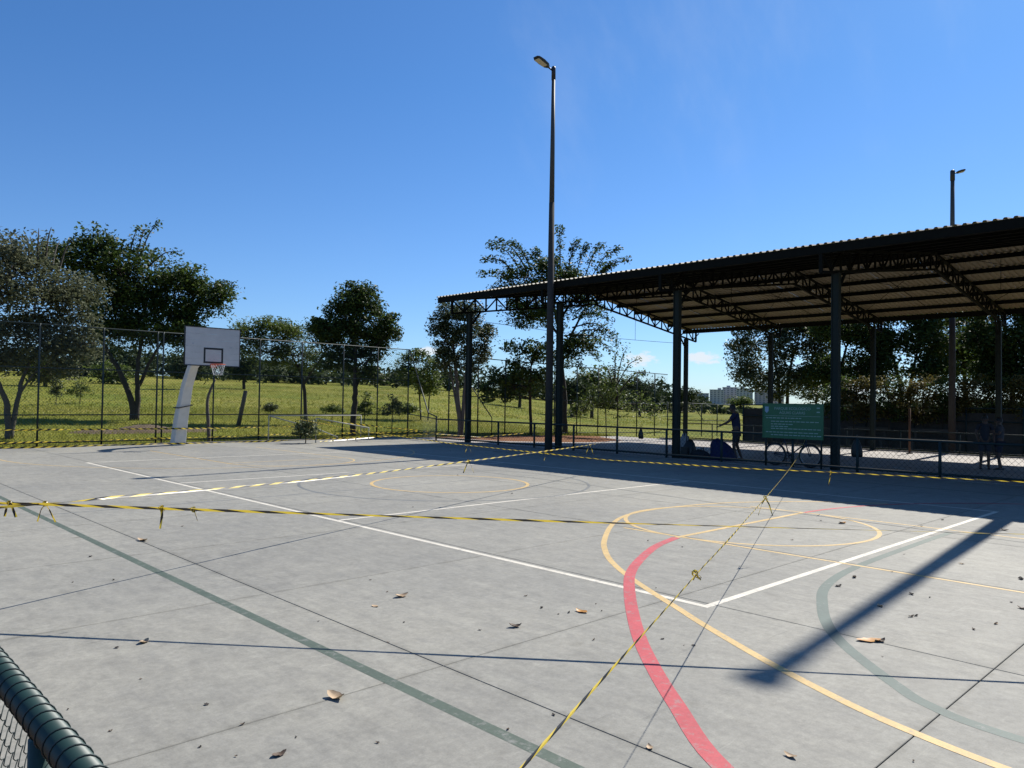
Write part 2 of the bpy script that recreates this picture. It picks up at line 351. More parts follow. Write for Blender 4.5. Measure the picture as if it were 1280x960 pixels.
# the pit of the two slabs is left below them: ground sinks a little under slabs
g.v = [(x, y, (-.62 if (15.5 < x < 30 and -14 < y < 20.5) else (min(z, -.12) if (-6 < x < 15.5 and -7 < y < 24.2) else z))) for x, y, z in g.v]
o = g.build('ground', MT['ground'], smooth=True); tag(o, kind='structure')

XJ = [-5.55, -2.61, .10, 2.81, 5.52, 8.23, 10.94, 14.28]; YJ = [-6.9, -4.62, -2.13, .36, 2.83, 5.30, 7.78, 10.28, 12.85, 15.4, 17.9, 20.4, 22.6, 24.75]
b = MB().box((4.365, 8.925, -.10), (19.8, 31.6, .14)); court = b.build('court_slab', MT['joint']); tag(court, kind='structure')
for i in range(len(XJ)-1):
    for j in range(len(YJ)-1):
        gp = .003; x0, x1, y0, y1 = XJ[i]+gp, XJ[i+1]-gp, YJ[j]+gp, YJ[j+1]-gp
        c = .003; zt = rnd.uniform(-.0004, .0); zb = -.03
        vs = [(x0, y0, zb), (x1, y0, zb), (x1, y1, zb), (x0, y1, zb), (x0, y0, zt-c), (x1, y0, zt-c), (x1, y1, zt-c), (x0, y1, zt-c), (x0+c, y0+c, zt), (x1-c, y0+c, zt), (x1-c, y1-c, zt), (x0+c, y1-c, zt)]
        fs = [(0, 1, 5, 4), (1, 2, 6, 5), (2, 3, 7, 6), (3, 0, 4, 7), (4, 5, 9, 8), (5, 6, 10, 9), (6, 7, 11, 10), (7, 4, 8, 11), (8, 9, 10, 11)]
        MB().add(vs, fs).build('concrete_panel', MT['court'], court)

# painted lines
def strip(name, mat, pts, w, z):
    pts = [np.array(q, float) for q in pts]; m = MB(); vs = []
    for i, q in enumerate(pts):
        d = pts[min(i+1, len(pts)-1)]-pts[max(i-1, 0)]; d /= np.linalg.norm(d); nn = np.array([-d[1], d[0]])
        vs += [(*(q-nn*w/2), z), (*(q+nn*w/2), z)]
    m.add(vs, [(2*i, 2*i+2, 2*i+3, 2*i+1) for i in range(len(pts)-1)])
    return m.build(name, MT[mat], court)
def arc(c, r, a0, a1, n=40): return [(c[0]+r*math.cos(R(a0+(a1-a0)*k/n)), c[1]+r*math.sin(R(a0+(a1-a0)*k/n))) for k in range(n+1)]
def line(name, mat, a, b, w, z):
    n = 12; return strip(name, mat, [(a[0]+(b[0]-a[0])*k/n, a[1]+(b[1]-a[1])*k/n) for k in range(n+1)], w, z)
Z1, Z2, Z3, Z4 = .0005, .0009, .0013, .0017
line('white_line', 'white', (0, -.03), (0, 18.03), .07, Z2)
line('white_line', 'white', (9.0, -.03), (9.0, 18.03), .06, Z2)
for Y in (0, 6, 12, 18): line('white_line', 'white', (.037, Y), (8.963, Y), .07, Z2)
line('green_line', 'green', (-3.03, -4.1), (-3.03, 24.5), .085, Z1); line('green_line', 'green', (12.03, -4.1), (12.03, 22), .085, Z1)
line('centre_line', 'grey_line', (-2.98, 9.02), (11.98, 9.02), .04, Z1)
strip('centre_circle', 'grey_line', arc((4.45, 9.0), 3.0, 0, 360, 90), .06, Z2+.0001)
strip('centre_circle', 'yellow', arc((4.4, 8.8), 1.62, 0, 360, 60), .07, Z3)
strip('free_throw_circle', 'yellow', arc((4.5, 2.1), 1.76, 0, 360, 60), .06, Z3+.00005)
line('key_line', 'yellow', (2.745, -4.3), (2.745, 3.0), .055, Z3-.0001); line('key_line', 'yellow', (6.25, -4.3), (6.25, 3.0), .055, Z3-.0001)
line('free_throw_line', 'yellow', (2.66, 2.085), (6.25, 2.06), .075, Z4+.0002)
tp = [(8.6, 1.6), (7.6, 2.7), (6.4, 3.45), (5.3, 3.74), (4.3, 3.80), (3.5, 3.62), (2.66, 3.17), (1.76, 2.55), (1.28, 2.15), (.87, 1.74), (.46, 1.22), (.05, .60), (-.23, .14), (-.48, -.26), (-.92, -1.04), (-1.245, -1.72), (-1.39, -2.15), (-1.49, -2.6), (-1.6, -3.4), (-1.62, -4.3)]
def cat(P, k=6):
    P = [np.array(q, float) for q in P]; o = []
    for i in range(len(P)-1):
        a, b_, c, d = P[max(i-1, 0)], P[i], P[i+1], P[min(i+2, len(P)-1)]
        for j in range(k):
            t = j/k; o.append(.5*((2*b_)+(c-a)*t+(2*a-5*b_+4*c-d)*t*t+(-a+3*b_-3*c+d)*t**3))
    o.append(P[-1]); return o
strip('three_point_arc', 'yellow', cat(tp), .07, Z3+.0001)
rp = [(2.66, 2.085), (1.95, 1.90), (1.14, 1.545), (.50, 1.19), (-.10, .745), (-.68, .27), (-1.19, -.18), (-1.63, -.62), (-2.02, -1.05), (-2.48, -1.6), (-2.85, -2.4), (-3.0, -4.0)]
strip('goal_area_arc', 'red', cat(rp), .108, Z4)
strip('goal_area_arc', 'red', arc((6.0, -4), 6.05, 88, 20, 30), .07, Z4)
gp_ = [(6.0, -.16), (5.0, -.16), (3.4, -.18), (2.5, -.215), (1.84, -.30), (1.33, -.43), (.86, -.63), (.45, -.83), (.095, -1.045), (-.21, -1.29), (-.5, -1.57), (-.72, -1.8), (-.9, -2.03), (-1.04, -2.5), (-1.1, -4.0)]
strip('goal_arc', 'green_worn', cat(gp_), .095, Z1+.0001)
# far end mirrored
strip('free_throw_circle', 'yellow', arc((4.5, 15.9), 1.76, 180, 360, 30), .05, Z3)
line('key_line', 'yellow', (2.745, 15.6), (2.745, 21.6), .05, Z3-.0001); line('key_line', 'yellow', (6.25, 15.6), (6.25, 21.6), .05, Z3-.0001); line('free_throw_line', 'yellow', (2.8, 15.9), (6.2, 15.9), .05, Z3+.0002)
strip('three_point_arc', 'yellow', arc((4.5, 20.2), 6.0, 180, 360, 50), .05, Z3+.0002)

# sheltered slab, kerbs
FZ = -.30
def floorz(x): return -.03-.27*sst(14.6, 25, x)
m = MB(); xs = list(np.linspace(14.64, 30.56, 17))
for x in xs:
    for y in (-15.3, 25.1): m.v += [(x, y, floorz(x)), (x, y, -.62)]
m.f = [(4*i, 4*i+4, 4*i+6, 4*i+2) for i in range(16)]+[(4*i, 4*i+1, 4*i+5, 4*i+4) for i in range(16)]+[(4*i+2, 4*i+6, 4*i+7, 4*i+3) for i in range(16)]+[(0, 2, 3, 1), (64, 65, 67, 66)]
o = m.build('sheltered_floor', MT['shed_floor']); tag(o, kind='structure')
o = MB().box((14.48, 5.5, -.14), (.30, 41.2, .32)).build('kerb', MT['kerb']); tag(o, kind='structure')
o = MB().box((4.2, 24.86, -.10), (19.6, .18, .26)).build('kerb', MT['kerb']); tag(o, kind='structure')
o = MB().box((30.64, 3.3, FZ-.06), (.14, 37.2, .24)).build('kerb', MT['kerb']); tag(o, kind='structure')

# ------------------------------------------------------------------ chain link fences
def diag_mesh(p0, p1, zlo, zhi, cell, r):
    """straight crossed wires clipped to the rectangle; zhi may be a pair for a sloped top"""
    p0, p1 = np.array(p0, float), np.array(p1, float); L = np.linalg.norm(p1-p0); d = (p1-p0)/L; nn = np.array([-d[1], d[0]]); H = zhi-zlo; m = MB()
    stp = cell*math.sqrt(2)
    for sgn in (1, -1):
        k = -H if sgn > 0 else 0
        while k < (L if sgn > 0 else L+H):
            # line s = k + sgn*t, t in 0..H
            if sgn > 0: t0, t1 = max(0, -k), min(H, L-k)
            else: t0, t1 = max(0, k-L), min(H, k)
            if t1-t0 > .02:
                a = p0+d*(k+sgn*t0)+nn*sgn*r*.6; b = p0+d*(k+sgn*t1)+nn*sgn*r*.6
                m.tube([(a[0], a[1], zlo+t0), (b[0], b[1], zlo+t1)], r, 3, cap=False)
            k += stp
    return m
def fence(name, label, p0, p1, z0, h, spacing, rails, cell=.075, wr=.0030, pr=.03, rr=.022, posts=None, cat_='fence', group=None, meshtop=None, z1=None):
    p0, p1 = np.array(p0, float), np.array(p1, float); L = np.linalg.norm(p1-p0); d = (p1-p0)/L; z1 = z0 if z1 is None else z1
    t = thing(name, (p0[0], p0[1], z0), label, cat_, group)
    ss = posts if posts is not None else [min(L, k*spacing) for k in range(int(L/spacing)+2) if k*spacing <= L+.01]
    for s in ss:
        q = p0+d*s; zz = z0+(z1-z0)*s/L; MB().tube([(q[0], q[1], zz-.12), (q[0], q[1], zz+h)], pr, 8).build('post', MT['fence'], t, True)
    for z in rails:
        MB().tube([(p0[0], p0[1], z0+z), (p1[0], p1[1], z1+z)], rr, 6).build('rail', MT['fence'], t, True)
    zz = min(z0, z1)
    o = diag_mesh(p0, p1, zz+.06, zz+(meshtop or h)-.02, cell, wr).build('chain_mesh', MT['wire'], t); tag(o, kind='stuff')
    return t
# tall back fence
bp = [(x-(-8.9)) for x in (-8.9, -7.0, -5.1, -3.25, -1.35, .48, 2.42, 4.22, 4.42, 6.3, 8.15, 10.0, 11.98, 13.75, 15.45)]
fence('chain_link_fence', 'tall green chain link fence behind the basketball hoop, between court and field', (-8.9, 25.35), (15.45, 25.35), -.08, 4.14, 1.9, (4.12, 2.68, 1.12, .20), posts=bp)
# side piece sloping from the tall fence down to the low one
t = thing('sloping_fence', (15.45, 25.35, 0), 'short fence with a slanted top pipe stepping down from tall to low fence', 'fence')
MB().tube([(15.45, 25.28, 4.04), (14.75, 22.9, 1.15), (14.45, 21.9, 1.0)], .03, 8).build('slanted_pipe', MT['fence'], t, True)
MB().tube([(14.45, 21.95, -.1), (14.45, 21.95, 1.0)], .035, 8).build('post', MT['fence'], t, True)
MB().tube([(15.4, 25.28, 1.05), (14.45, 21.95, .92)], .022, 6).build('rail', MT['fence'], t, True)
o = diag_mesh((14.47, 21.98), (15.38, 25.2), .02, .95, .075, .003).build('chain_mesh', MT['wire'], t); tag(o, kind='stuff')
# low fence between court and shelter
yp = [21.95, 20.0, 18.1, 16.15, 14.22, 12.3, 10.34, 8.4, 6.2, 4.45, 2.5, .6, -1.3, -3.2, -5.1, -7]
fence('low_fence', 'long waist high chain link fence along the edge of the roofed court', (14.45, 21.95), (14.45, -7.0), 0, .93, 1.95, (.91, .12), posts=[21.95-y for y in yp], pr=.038, rr=.034, cell=.095, wr=.0036)
# fences of the roofed court's far end, seen below the roof
fence('court_end_fence', 'tall thin chain link fence at the far end behind the roofed court', (18.6, 26.2), (37.6, 26.2), -.08, 4.05, 1.95, (4.03, 2.02, .12), cell=.09, wr=.0022, pr=.034, rr=.026, z1=-.38)
t = fence('lower_end_fence', 'lower chain link fence continuing from the tall one toward the dark wall', (37.65, 26.2), (46.0, 26.2), -.4, 2.2, 2.1, (2.18, 1.0), cell=.09, wr=.0025, pr=.036, rr=.03, z1=-.55)
MB().tube([(40.5, 26.15, 1.75), (42.0, 26.15, .55)], .025, 6).build('brace', MT['fence'], t, True)
t = thing('slanted_brace', (20.4, 26.0, -.2), 'slanted fence pipe leaning from tall end fence down to low rail', 'fence brace')
MB().tube([(19.2, 26.1, 3.3), (20.9, 25.5, .85), (20.9, 25.5, -.25)], .028, 8).build('pipe', MT['fence'], t, True)
fence('rear_low_fence', 'low chain link fence on the far side of the roofed court, behind people', (30.75, 21.0), (30.75, -12.0), FZ, .95, 2.4, (.93, .12), cell=.08, wr=.0017, pr=.03, rr=.026)
# near fence beside the camera
RX = -5.30
t = thing('near_fence', (RX, -5.0, 0), 'green pipe rail fence with wire wrapped round its top pipe', 'fence')
MB().tube([(RX, -6.8, .90), (RX, 25.2, .90)], .037, 20).build('top_rail', MT['pipe'], t, True)
for y in (-6.6, -4.0, -1.33, 1.35, 4.03, 6.7, 9.4, 12.1, 14.8, 17.5, 20.2, 22.9): MB().tube([(RX-.005, y, -.1), (RX-.005, y, .87)], .032, 16).build('post', MT['pipe'], t, True)
m = MB(); y = -3.2
while y < 1.6:
    sl_ = .012; pts = [(RX+.0393*math.cos(a), y+sl_*a/6.28+rnd.uniform(-.0008, .0008), .90+.0393*math.sin(a)) for a in np.linspace(0, 2*math.pi, 21)]
    m.tube(pts, .0021, 5, cap=False); y += .067+rnd.uniform(-.008, .008)
tag(m.build('lacing_wire', MT['wire'], t, True), kind='stuff')
# woven mesh: zig-zag spirals hanging under the pipe
m = MB(); cell = .058; y = -3.0; k = 0
while y < 1.5:
    pts = []; z = .87; i = 0
    while z > .02:
        s = 1 if (i+0) % 2 == 0 else -1
        pts.append((RX+.012*s, y+(cell*.52)*s, z)); pts.append((RX+.004*s, y+(cell*.30)*s, z-.012)); z -= cell*.5; i += 1
    m.tube(pts, .0017, 4, cap=False); y += cell; k += 1
o = m.build('chain_mesh', MT['wire'], t, True); tag(o, kind='stuff')
fence('end_fence', 'low green fence closing the near end of the court', (-5.3, -6.9), (14.45, -6.9), 0, .93, 2.4, (.91, .12), cell=.12)

# ------------------------------------------------------------------ shelter
EX, RX_, BX = 13.65, 22.55, 31.45; EZ, RZ = 5.80, 7.04
YA, YB = 21.0, -12.0
shelter = thing('open_shelter', (22.5, 4.5, 0), 'long open sided court shelter with corrugated gable roof on dark steel columns', 'shelter')
SHO = np.array(shelter.location)
def roofz(x): return EZ+(RZ-EZ)*(1-abs(x-RX_)/(RX_-EX))
def sheet(x0, z0, x1, z1, wid, nrib):
    m = MB(); prof = []
    pt = wid/nrib
    for k in range(nrib):
        a = k*pt; prof += [(a, 0), (a+pt*.46, 0), (a+pt*.60, .042), (a+pt*.86, .042)]
    prof.append((wid, 0)); n = len(prof)
    for x, z in ((x0, z0), (x1, z1)):
        for yy, h in prof: m.v.append((x, yy, z+h))
    m.f = [(k, k+1, n+k+1, n+k) for k in range(n-1)]; return m
roof = tag(empty('roof', (0, 0, 0)), 'corrugated sheet gable roof'); roof.parent = shelter; roof.location = (0, 0, 0)
sf = sheet(EX-SHO[0]-.06, EZ+.10, RX_-SHO[0]+.05, RZ+.108, 1.0, 5).mesh('roof_sheet', MT['sheet']); sb = sheet(RX_-SHO[0]-.05, RZ+.113, BX-SHO[0]+.06, EZ+.10, 1.0, 5).mesh('roof_sheet', MT['sheet'])
y = YB
while y < YA-.01:
    for me in (sf, sb):
        o = link('roof_sheet', me, roof); o.location = (0, y-SHO[1], rnd.uniform(0, .003))
    y += 1.0
# purlins (C sections along the roof)
for k, x in enumerate([EX+.02, 15.1, 16.65, 18.2, 19.7, 21.2, 22.3, 22.8, 23.9, 25.4, 26.9, 28.4, 29.95, BX-.02]):
    h = .22 if k in (0, 13) else .15
    MB().box((x, (YA+YB)/2, roofz(x)+.095-h/2), (.07, YA-YB-.06, h)).build('fascia' if k in (0, 13) else 'purlin', MT['steel'], shelter)
# portal frames
COLY = [20.1, 15.1, 10.1, 5.1, .1, -4.9, -9.9]
TD = .55; PT = 1.2
wv = MB().box((0, 0, -TD/2), (.05, .05, TD-.04)).mesh('web', MT['steel']); sg = (RZ-EZ)/(RX_-EX)
wds = {s: MB().bar((0, 0, -TD+.03), (PT/2*1.0, 0, -.03+sg*s*PT/2), .045, .045).mesh('web', MT['steel']) for s in (1, -1)}
wdt = {s: MB().bar((PT/2, 0, -TD+.03+sg*s*PT/2), (0, 0, -.03), .045, .045).mesh('web', MT['steel']) for s in (1, -1)}
for Y in COLY:
    top = [(x, Y, roofz(x)-.06) for x in (EX+.03, RX_, BX-.03)]; bot = [(x, Y, roofz(x)-.06-TD) for x in (EX+.03, RX_, BX-.03)]
    tr = MB()
    for P in (top, bot):
        for a, b_ in zip(P, P[1:]): tr.bar(a, b_, .09, .07)
    for e in (0, 2): tr.bar(top[e], bot[e], .09, .07)
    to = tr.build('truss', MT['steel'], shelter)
    stuff = MB()
    x = EX+.06; i = 0
    while x < BX-.3:
        s = 1 if x < RX_-.2 else -1; z = roofz(x)-.06
        if Y > -1:
            for me, xo in ((wv, 0), (wds[s] if i % 2 else wdt[s], 0), ):
                o = link('web', me, to); o.location = (x-SHO[0], Y-SHO[1], z-SHO[2])
        else:
            stuff.bar((x, Y, z), (x, Y, z-TD), .05); stuff.bar((x, Y, z-TD), (x+PT/2, Y, z), .045)
        x += PT/2*1.0; i += 1
    if stuff.v: o = stuff.build('webs', MT['steel'], to); tag(o, kind='stuff')
    for X in (14.62, 30.45):
        z1 = roofz(X)-.06-TD-.03
        c = MB(); w = .20; fl = .025
        c.box((X, Y-w/2+fl/2, (z1+FZ)/2), (.17, fl, z1-FZ)); c.box((X, Y+w/2-fl/2, (z1+FZ)/2), (.17, fl, z1-FZ)); c.box((X, Y, (z1+FZ)/2), (.12, w-2*fl-.002, z1-FZ))
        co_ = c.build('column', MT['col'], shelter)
        MB().box((X, Y, FZ+.02), (.42, .42, .04)).build('base_plate', MT['steel'], co_)
        d = 1 if X < 20 else -1
        MB().bar((X+d*.1, Y, z1-.5), (X+d*.62, Y, z1+.06+sg*.5), .06).build('knee_brace', MT['steel'], co_)
# sag rods and a strung cable
for Yc in (17.6, 12.6, 7.6, 2.6):
    MB().bar((15.1, Yc, roofz(15.1)-.02), (21.2, Yc, roofz(21.2)-.02), .016).build('sag_rod', MT['steel'], shelter)
    MB().bar((23.9, Yc, roofz(23.9)-.02), (29.95, Yc, roofz(29.95)-.02), .016).build('sag_rod', MT['steel'], shelter)
    MB().bar((23.6, Yc+.8, roofz(23.6)), (23.6, Yc+.8, roofz(23.6)-1.3), .014).build('lamp_rod', MT['steel'], shelter)
    for s in (1, -1): MB().bar((23.0, Yc-2.4*s, roofz(23)+.0), (29.5, Yc+2.4*s, roofz(29.5)), .014).build('wind_brace', MT['steel'], shelter)
cb = [(14.7+(30.3-14.7)*k/14, 20.1, 5.02-.12*math.sin(math.pi*k/14)) for k in range(15)]
co_ = MB().tube(cb, .010, 5).build('cable', MT['black'], shelter); MB().bar((25.8, 20.1, 4.93), (25.8, 20.1, 6.1), .012).build('hanger', MT['black'], co_)

# ------------------------------------------------------------------ lamp posts
def lamp_post(X, Y, z0, H, label, ang, concrete=True, r0=.135, r1=.06, L=.75):
    t = thing('lamp_post', (X, Y, z0), label, 'lamp post', 'lamp posts round the courts')
    MB().lathe((X, Y, z0-.2), [(r0, 0), (r0*.82+r1*.18, H*.33), (r0*.45+r1*.55, H*.66)], 16).build('lower_shaft', MT['lamp_shaft'] if concrete else MT['polepaint'], t, True)
    MB().lathe((X, Y, z0-.2+H*.66+.002), [((r0*.45+r1*.55)*.97, 0), (r1, H*.34)], 16).build('upper_shaft', MT['polepaint'], t, True)
    MB().lathe((X, Y, z0+H-.45), [(r1*1.25, 0), (r1*1.25, .42), (r1*.9, .47)], 12).build('bracket_collar', MT['black'], t, True)
    d = np.array([math.cos(ang), math.sin(ang), 0]); s = np.array([-d[1], d[0], 0]); u = np.array([0, 0, 1.0])
    top = np.array([X, Y, z0+H-.14]); e = d*math.cos(R(14))+u*math.sin(R(14)); n_ = np.cross(e, s)
    MB().tube([top+d*.03, top+e*.34*L/.85], .03, 8).build('arm', MT['black'], t, True)
    h = MB(); o0 = top+e*.30*L/.85
    prof = [(0, .055, .045), (.12, .13, .07), (.40, .16, .075), (.66, .15, .055), (.74, .10, .03)]
    vs = []
    for a, w, th in prof:
        a *= L/.85
        for q in ((-w, -th*.5), (w, -th*.5), (w*.8, th*.6), (-w*.8, th*.6)): vs.append(o0+e*a+s*q[0]-n_*q[1]*(-1 if n_[2] < 0 else -1)*(1 if n_[2] < 0 else -1))
    fs = [(3, 2, 1, 0)]+[(i*4+k, i*4+(k+1) % 4, i*4+4+(k+1) % 4, i*4+4+k) for i in range(4) for k in range(4)]+[(16, 17, 18, 19)]
    hd = h.add(vs, fs).build('lamp_head', MT['black'], t)
    dn = n_ if n_[2] < 0 else -n_
    c0 = o0+e*.42*L/.85+dn*.043
    q = MB(); vs = [c0+e*x*L/.85+s*yy for x, yy in ((-.26, -.10), (.24, -.12), (.24, .12), (-.26, .10))]; q.add(vs+[v+dn*.006 for v in vs], [(3, 2, 1, 0), (4, 5, 6, 7), (0, 1, 5, 4), (1, 2, 6, 5), (2, 3, 7, 6), (3, 0, 4, 7)])
    q.build('lens', MT['lens'], hd)
    return t
pb = onX(685.5, 560, 13.45)
lamp_post(13.45, pb[1], 0, onX(692, 84, 13.45)[2], 'tall grey lamp post standing in front of the shelter eave', R(178))
lamp_post(13.5, .16, 0, 15.1, 'tall lamp post casting the wide blurred shadow over the white corner', R(182), r0=.155, r1=.085, L=.34)
q = onX(1190, 500, 32.0); lamp_post(32.0, q[1], -.36, onX(1192, 213, 32.0)[2]+.36, 'lamp post rising behind the shelter roof with a small lamp turned away', R(-60), r0=.15, r1=.08, L=.42)

# ------------------------------------------------------------------ basketball hoop
hx = 4.78
t = thing('basketball_hoop', (4.55, 24.0, 0), 'basketball hoop with leaning white concrete post and white wooden backboard', 'basketball hoop')
m = MB()
pr = [(4.50, 24.0, -.05, .21, .24), (4.51, 23.75, 1.0, .19, .22), (4.53, 23.35, 2.1, .155, .18), (4.56, 22.95, 2.75, .14, .16), (4.64, 22.5, 3.15, .15, .16), (4.74, 22.05, 3.35, .12, .13)]
for x, y, z, a, b_ in pr:
    for sx, sy in ((-1, -1), (1, -1), (1, 1), (-1, 1)): m.v.append((x+sx*a, y+sy*b_*.8, z+sy*b_*.35))
m.f = [(3, 2, 1, 0)]+[(i*4+k, i*4+(k+1) % 4, i*4+4+(k+1) % 4, i*4+4+k) for i in range(5) for k in range(4)]+[(20, 21, 22, 23)]
po = m.build('post', MT['white_post'], t)
bv = po.modifiers.new('b', 'BEVEL'); bv.width = .03; bv.segments = 2
MB().tube([(4.28, 23.38, 1.32), (4.75, 23.38, 1.42), (4.77, 23.8, 1.42), (4.28, 23.86, 1.32), (4.28, 23.38, 1.32)], .02, 6).build('strap', MT['black'], po)
by, bz0, bz1, bw = 21.86, 2.77, 4.02, 1.84
bb = tag(empty('backboard', (0, 0, 0)), 'white plank backboard with black border'); bb.parent = t
OFF = np.array(t.location)
def bpart(m, name, mat, parent=bb): return m.build(name, mat, t) if parent is None else _bp(m, name, mat, parent)
def _bp(m, name, mat, parent):
    o = link(name, m.mesh(name, mat, off=OFF), parent); return o
MT['board'] = plain('board_white', (.55, .54, .51), .6, var=.14, scale=4)
np_ = 6; ph = (bz1-bz0)/np_
for k in range(np_): _bp(MB().box((hx, by, bz0+ph*(k+.5)), (bw, .035, ph-.004)), 'plank', MT['board'], bb)
fr = MB()
for z in (bz0-.012, bz1+.012): fr.box((hx, by-.002, z), (bw+.05, .05, .03))
for s in (-1, 1): fr.box((hx+s*(bw/2+.012), by-.002, (bz0+bz1)/2), (.03, .05, bz1-bz0-.01))
_bp(fr, 'border', MT['black'], bb)
sq = MB(); q0, q1, w2 = 2.87, 3.33, .30
sqx = hx+.02
sq.box((sqx, by-.020, q0), (2*w2+.06, .005, .06)); sq.box((sqx, by-.020, q1), (2*w2+.06, .005, .06))
for s in (-1, 1): sq.box((sqx+s*w2, by-.0205, (q0+q1)/2), (.06, .005, q1-q0-.061))
_bp(sq, 'target_square', MT['black'], bb)
for xx, zz in ((hx-.67, 3.47), (hx+.62, 3.40)): _bp(MB().lathe((0, 0, 0), [(.03, -.006), (.025, .004)], 8) if 0 else MB().box((xx, by-.020, zz), (.045, .012, .05)), 'bolt_plate', MT['galv'], bb)
rc = (hx+.02, by-.40, 2.80)
rim = MB().ring(rc, (0, 0, 1), .225, .012, 28, 8); rim.box((hx+.02, by-.10, 2.78), (.16, .17, .02)); rim.box((hx+.02, by-.028, 2.76), (.20, .02, .12)); rim.bar((hx-.05, by-.03, 2.79), (hx-.15, by-.28, 2.795), .015); rim.bar((hx+.09, by-.03, 2.79), (hx+.19, by-.28, 2.795), .015)
ro = rim.build('rim', MT['rimred'], t, False)
nm = MB(); 
for k in range(14):
    for sgn in (1, -1):
        pts = []
        for j in range(5):
            a = 2*math.pi*(k+sgn*j*.5)/14; rr = .22-.022*j; pts.append((rc[0]+rr*math.cos(a), rc[1]+rr*math.sin(a), rc[2]-.02-.085*j))
        nm.tube(pts, .0032, 4, cap=False)
_bp(nm, 'net', MT['net'], ro)

# ------------------------------------------------------------------ sign, bicycle
SX = 14.38
sg_t = thing('notice_board', (SX, 6.18, 0), 'green park notice board with pale lettering mounted above the low fence', 'sign')
MT['signgreen'] = plain('sign_green', (.011, .125, .05), .45, var=.08); MT['signtext'] = plain('sign_lettering', (.28, .42, .36), .6); MT['signblue'] = plain('crest_blue', (.25, .38, .5), .6)
y0, y1, z0, z1 = 7.03, 5.34, .83, 1.75
pn = MB().box((SX, (y0+y1)/2, (z0+z1)/2), (.03, y0-y1, z1-z0)).build('panel', MT['signgreen'], sg_t)
for y in (y0-.05, y1+.05): MB().tube([(SX+.05, y, -.05), (SX+.05, y, z1-.05)], .028, 8).build('post', MT['fence'], sg_t, True)
fr = MB()
for z in (z0-.012, z1+.012): fr.box((SX, (y0+y1)/2, z), (.045, y0-y1+.05, .024))
for y in (y0+.012, y1-.012): fr.box((SX, y, (z0+z1)/2), (.045, .024, z1-z0-.004))
fr.build('frame', MT['signgreen'], sg_t)
def text(s, size, cy, cz, parent, name='lettering', align='CENTER'):
    cu = bpy.data.curves.new('t', 'FONT'); cu.body = s; cu.size = size; cu.align_x = align; cu.extrude = .001
    ob = bpy.data.objects.new('t', cu); col.objects.link(ob); bpy.context.view_layer.update()
    me = bpy.data.meshes.new_from_object(ob.evaluated_get(bpy.context.evaluated_depsgraph_get())); bpy.data.objects.remove(ob)
    # text x -> -Y (reads left to right seen from -X), text y -> Z
    for v in me.vertices: x, y, z = v.co; v.co = (-.0175-z-.0005, -x, y)
    me.materials.clear(); me.materials.append(MT['signtext']); o = link(name, me, parent)
    o.location = (SX-sg_t.location.x, cy-sg_t.location.y, cz-sg_t.location.z); return o
cyy = (y0+y1)/2
text('PARQUE ECOLÓGICO', .105, cyy, 1.60, pn); text('ÁGUAS CLARAS', .105, cyy, 1.485, pn)
lines = [(6.95, 5.95, 1.37), (6.80, 5.50, 1.275), (6.80, 6.15, 1.20), (6.80, 6.40, 1.135), (6.80, 5.45, 1.075), (6.95, 5.50, .975), (6.80, 5.45, .90)]
lr = random.Random(3)
for a, b_, z in lines:                     # small print too far away to read: rows of short strokes
    m = MB(); y = a
    while y > b_:
        w = lr.uniform(.05, .13); m.box((SX-.0175, y-w/2, z), (.003, w, .021)); y -= w+.025
    m.build('small_print', MT['signtext'], pn)
MB().box((SX-.0175, cyy, 1.43), (.003, y0-y1-.1, .008)).build('rule', MT['signtext'], pn)
m = MB(); m.v = [(SX-.018, 6.93+a, z) for a, z in ((.055, 1.68), (-.055, 1.68), (-.055, 1.56), (0, 1.50), (.055, 1.56))]; m.f = [(0, 1, 2, 3, 4)]; cr = m.build('crest', MT['signblue'], pn)
MB().box((SX-.0195, 6.93, 1.63), (.003, .07, .03)).build('band', MT['signtext'], cr)
for z in (1.66, 1.55): MB().box((SX-.0175, 5.45, z), (.003, .09, .03)).build('emblem', MT['signtext'], pn)

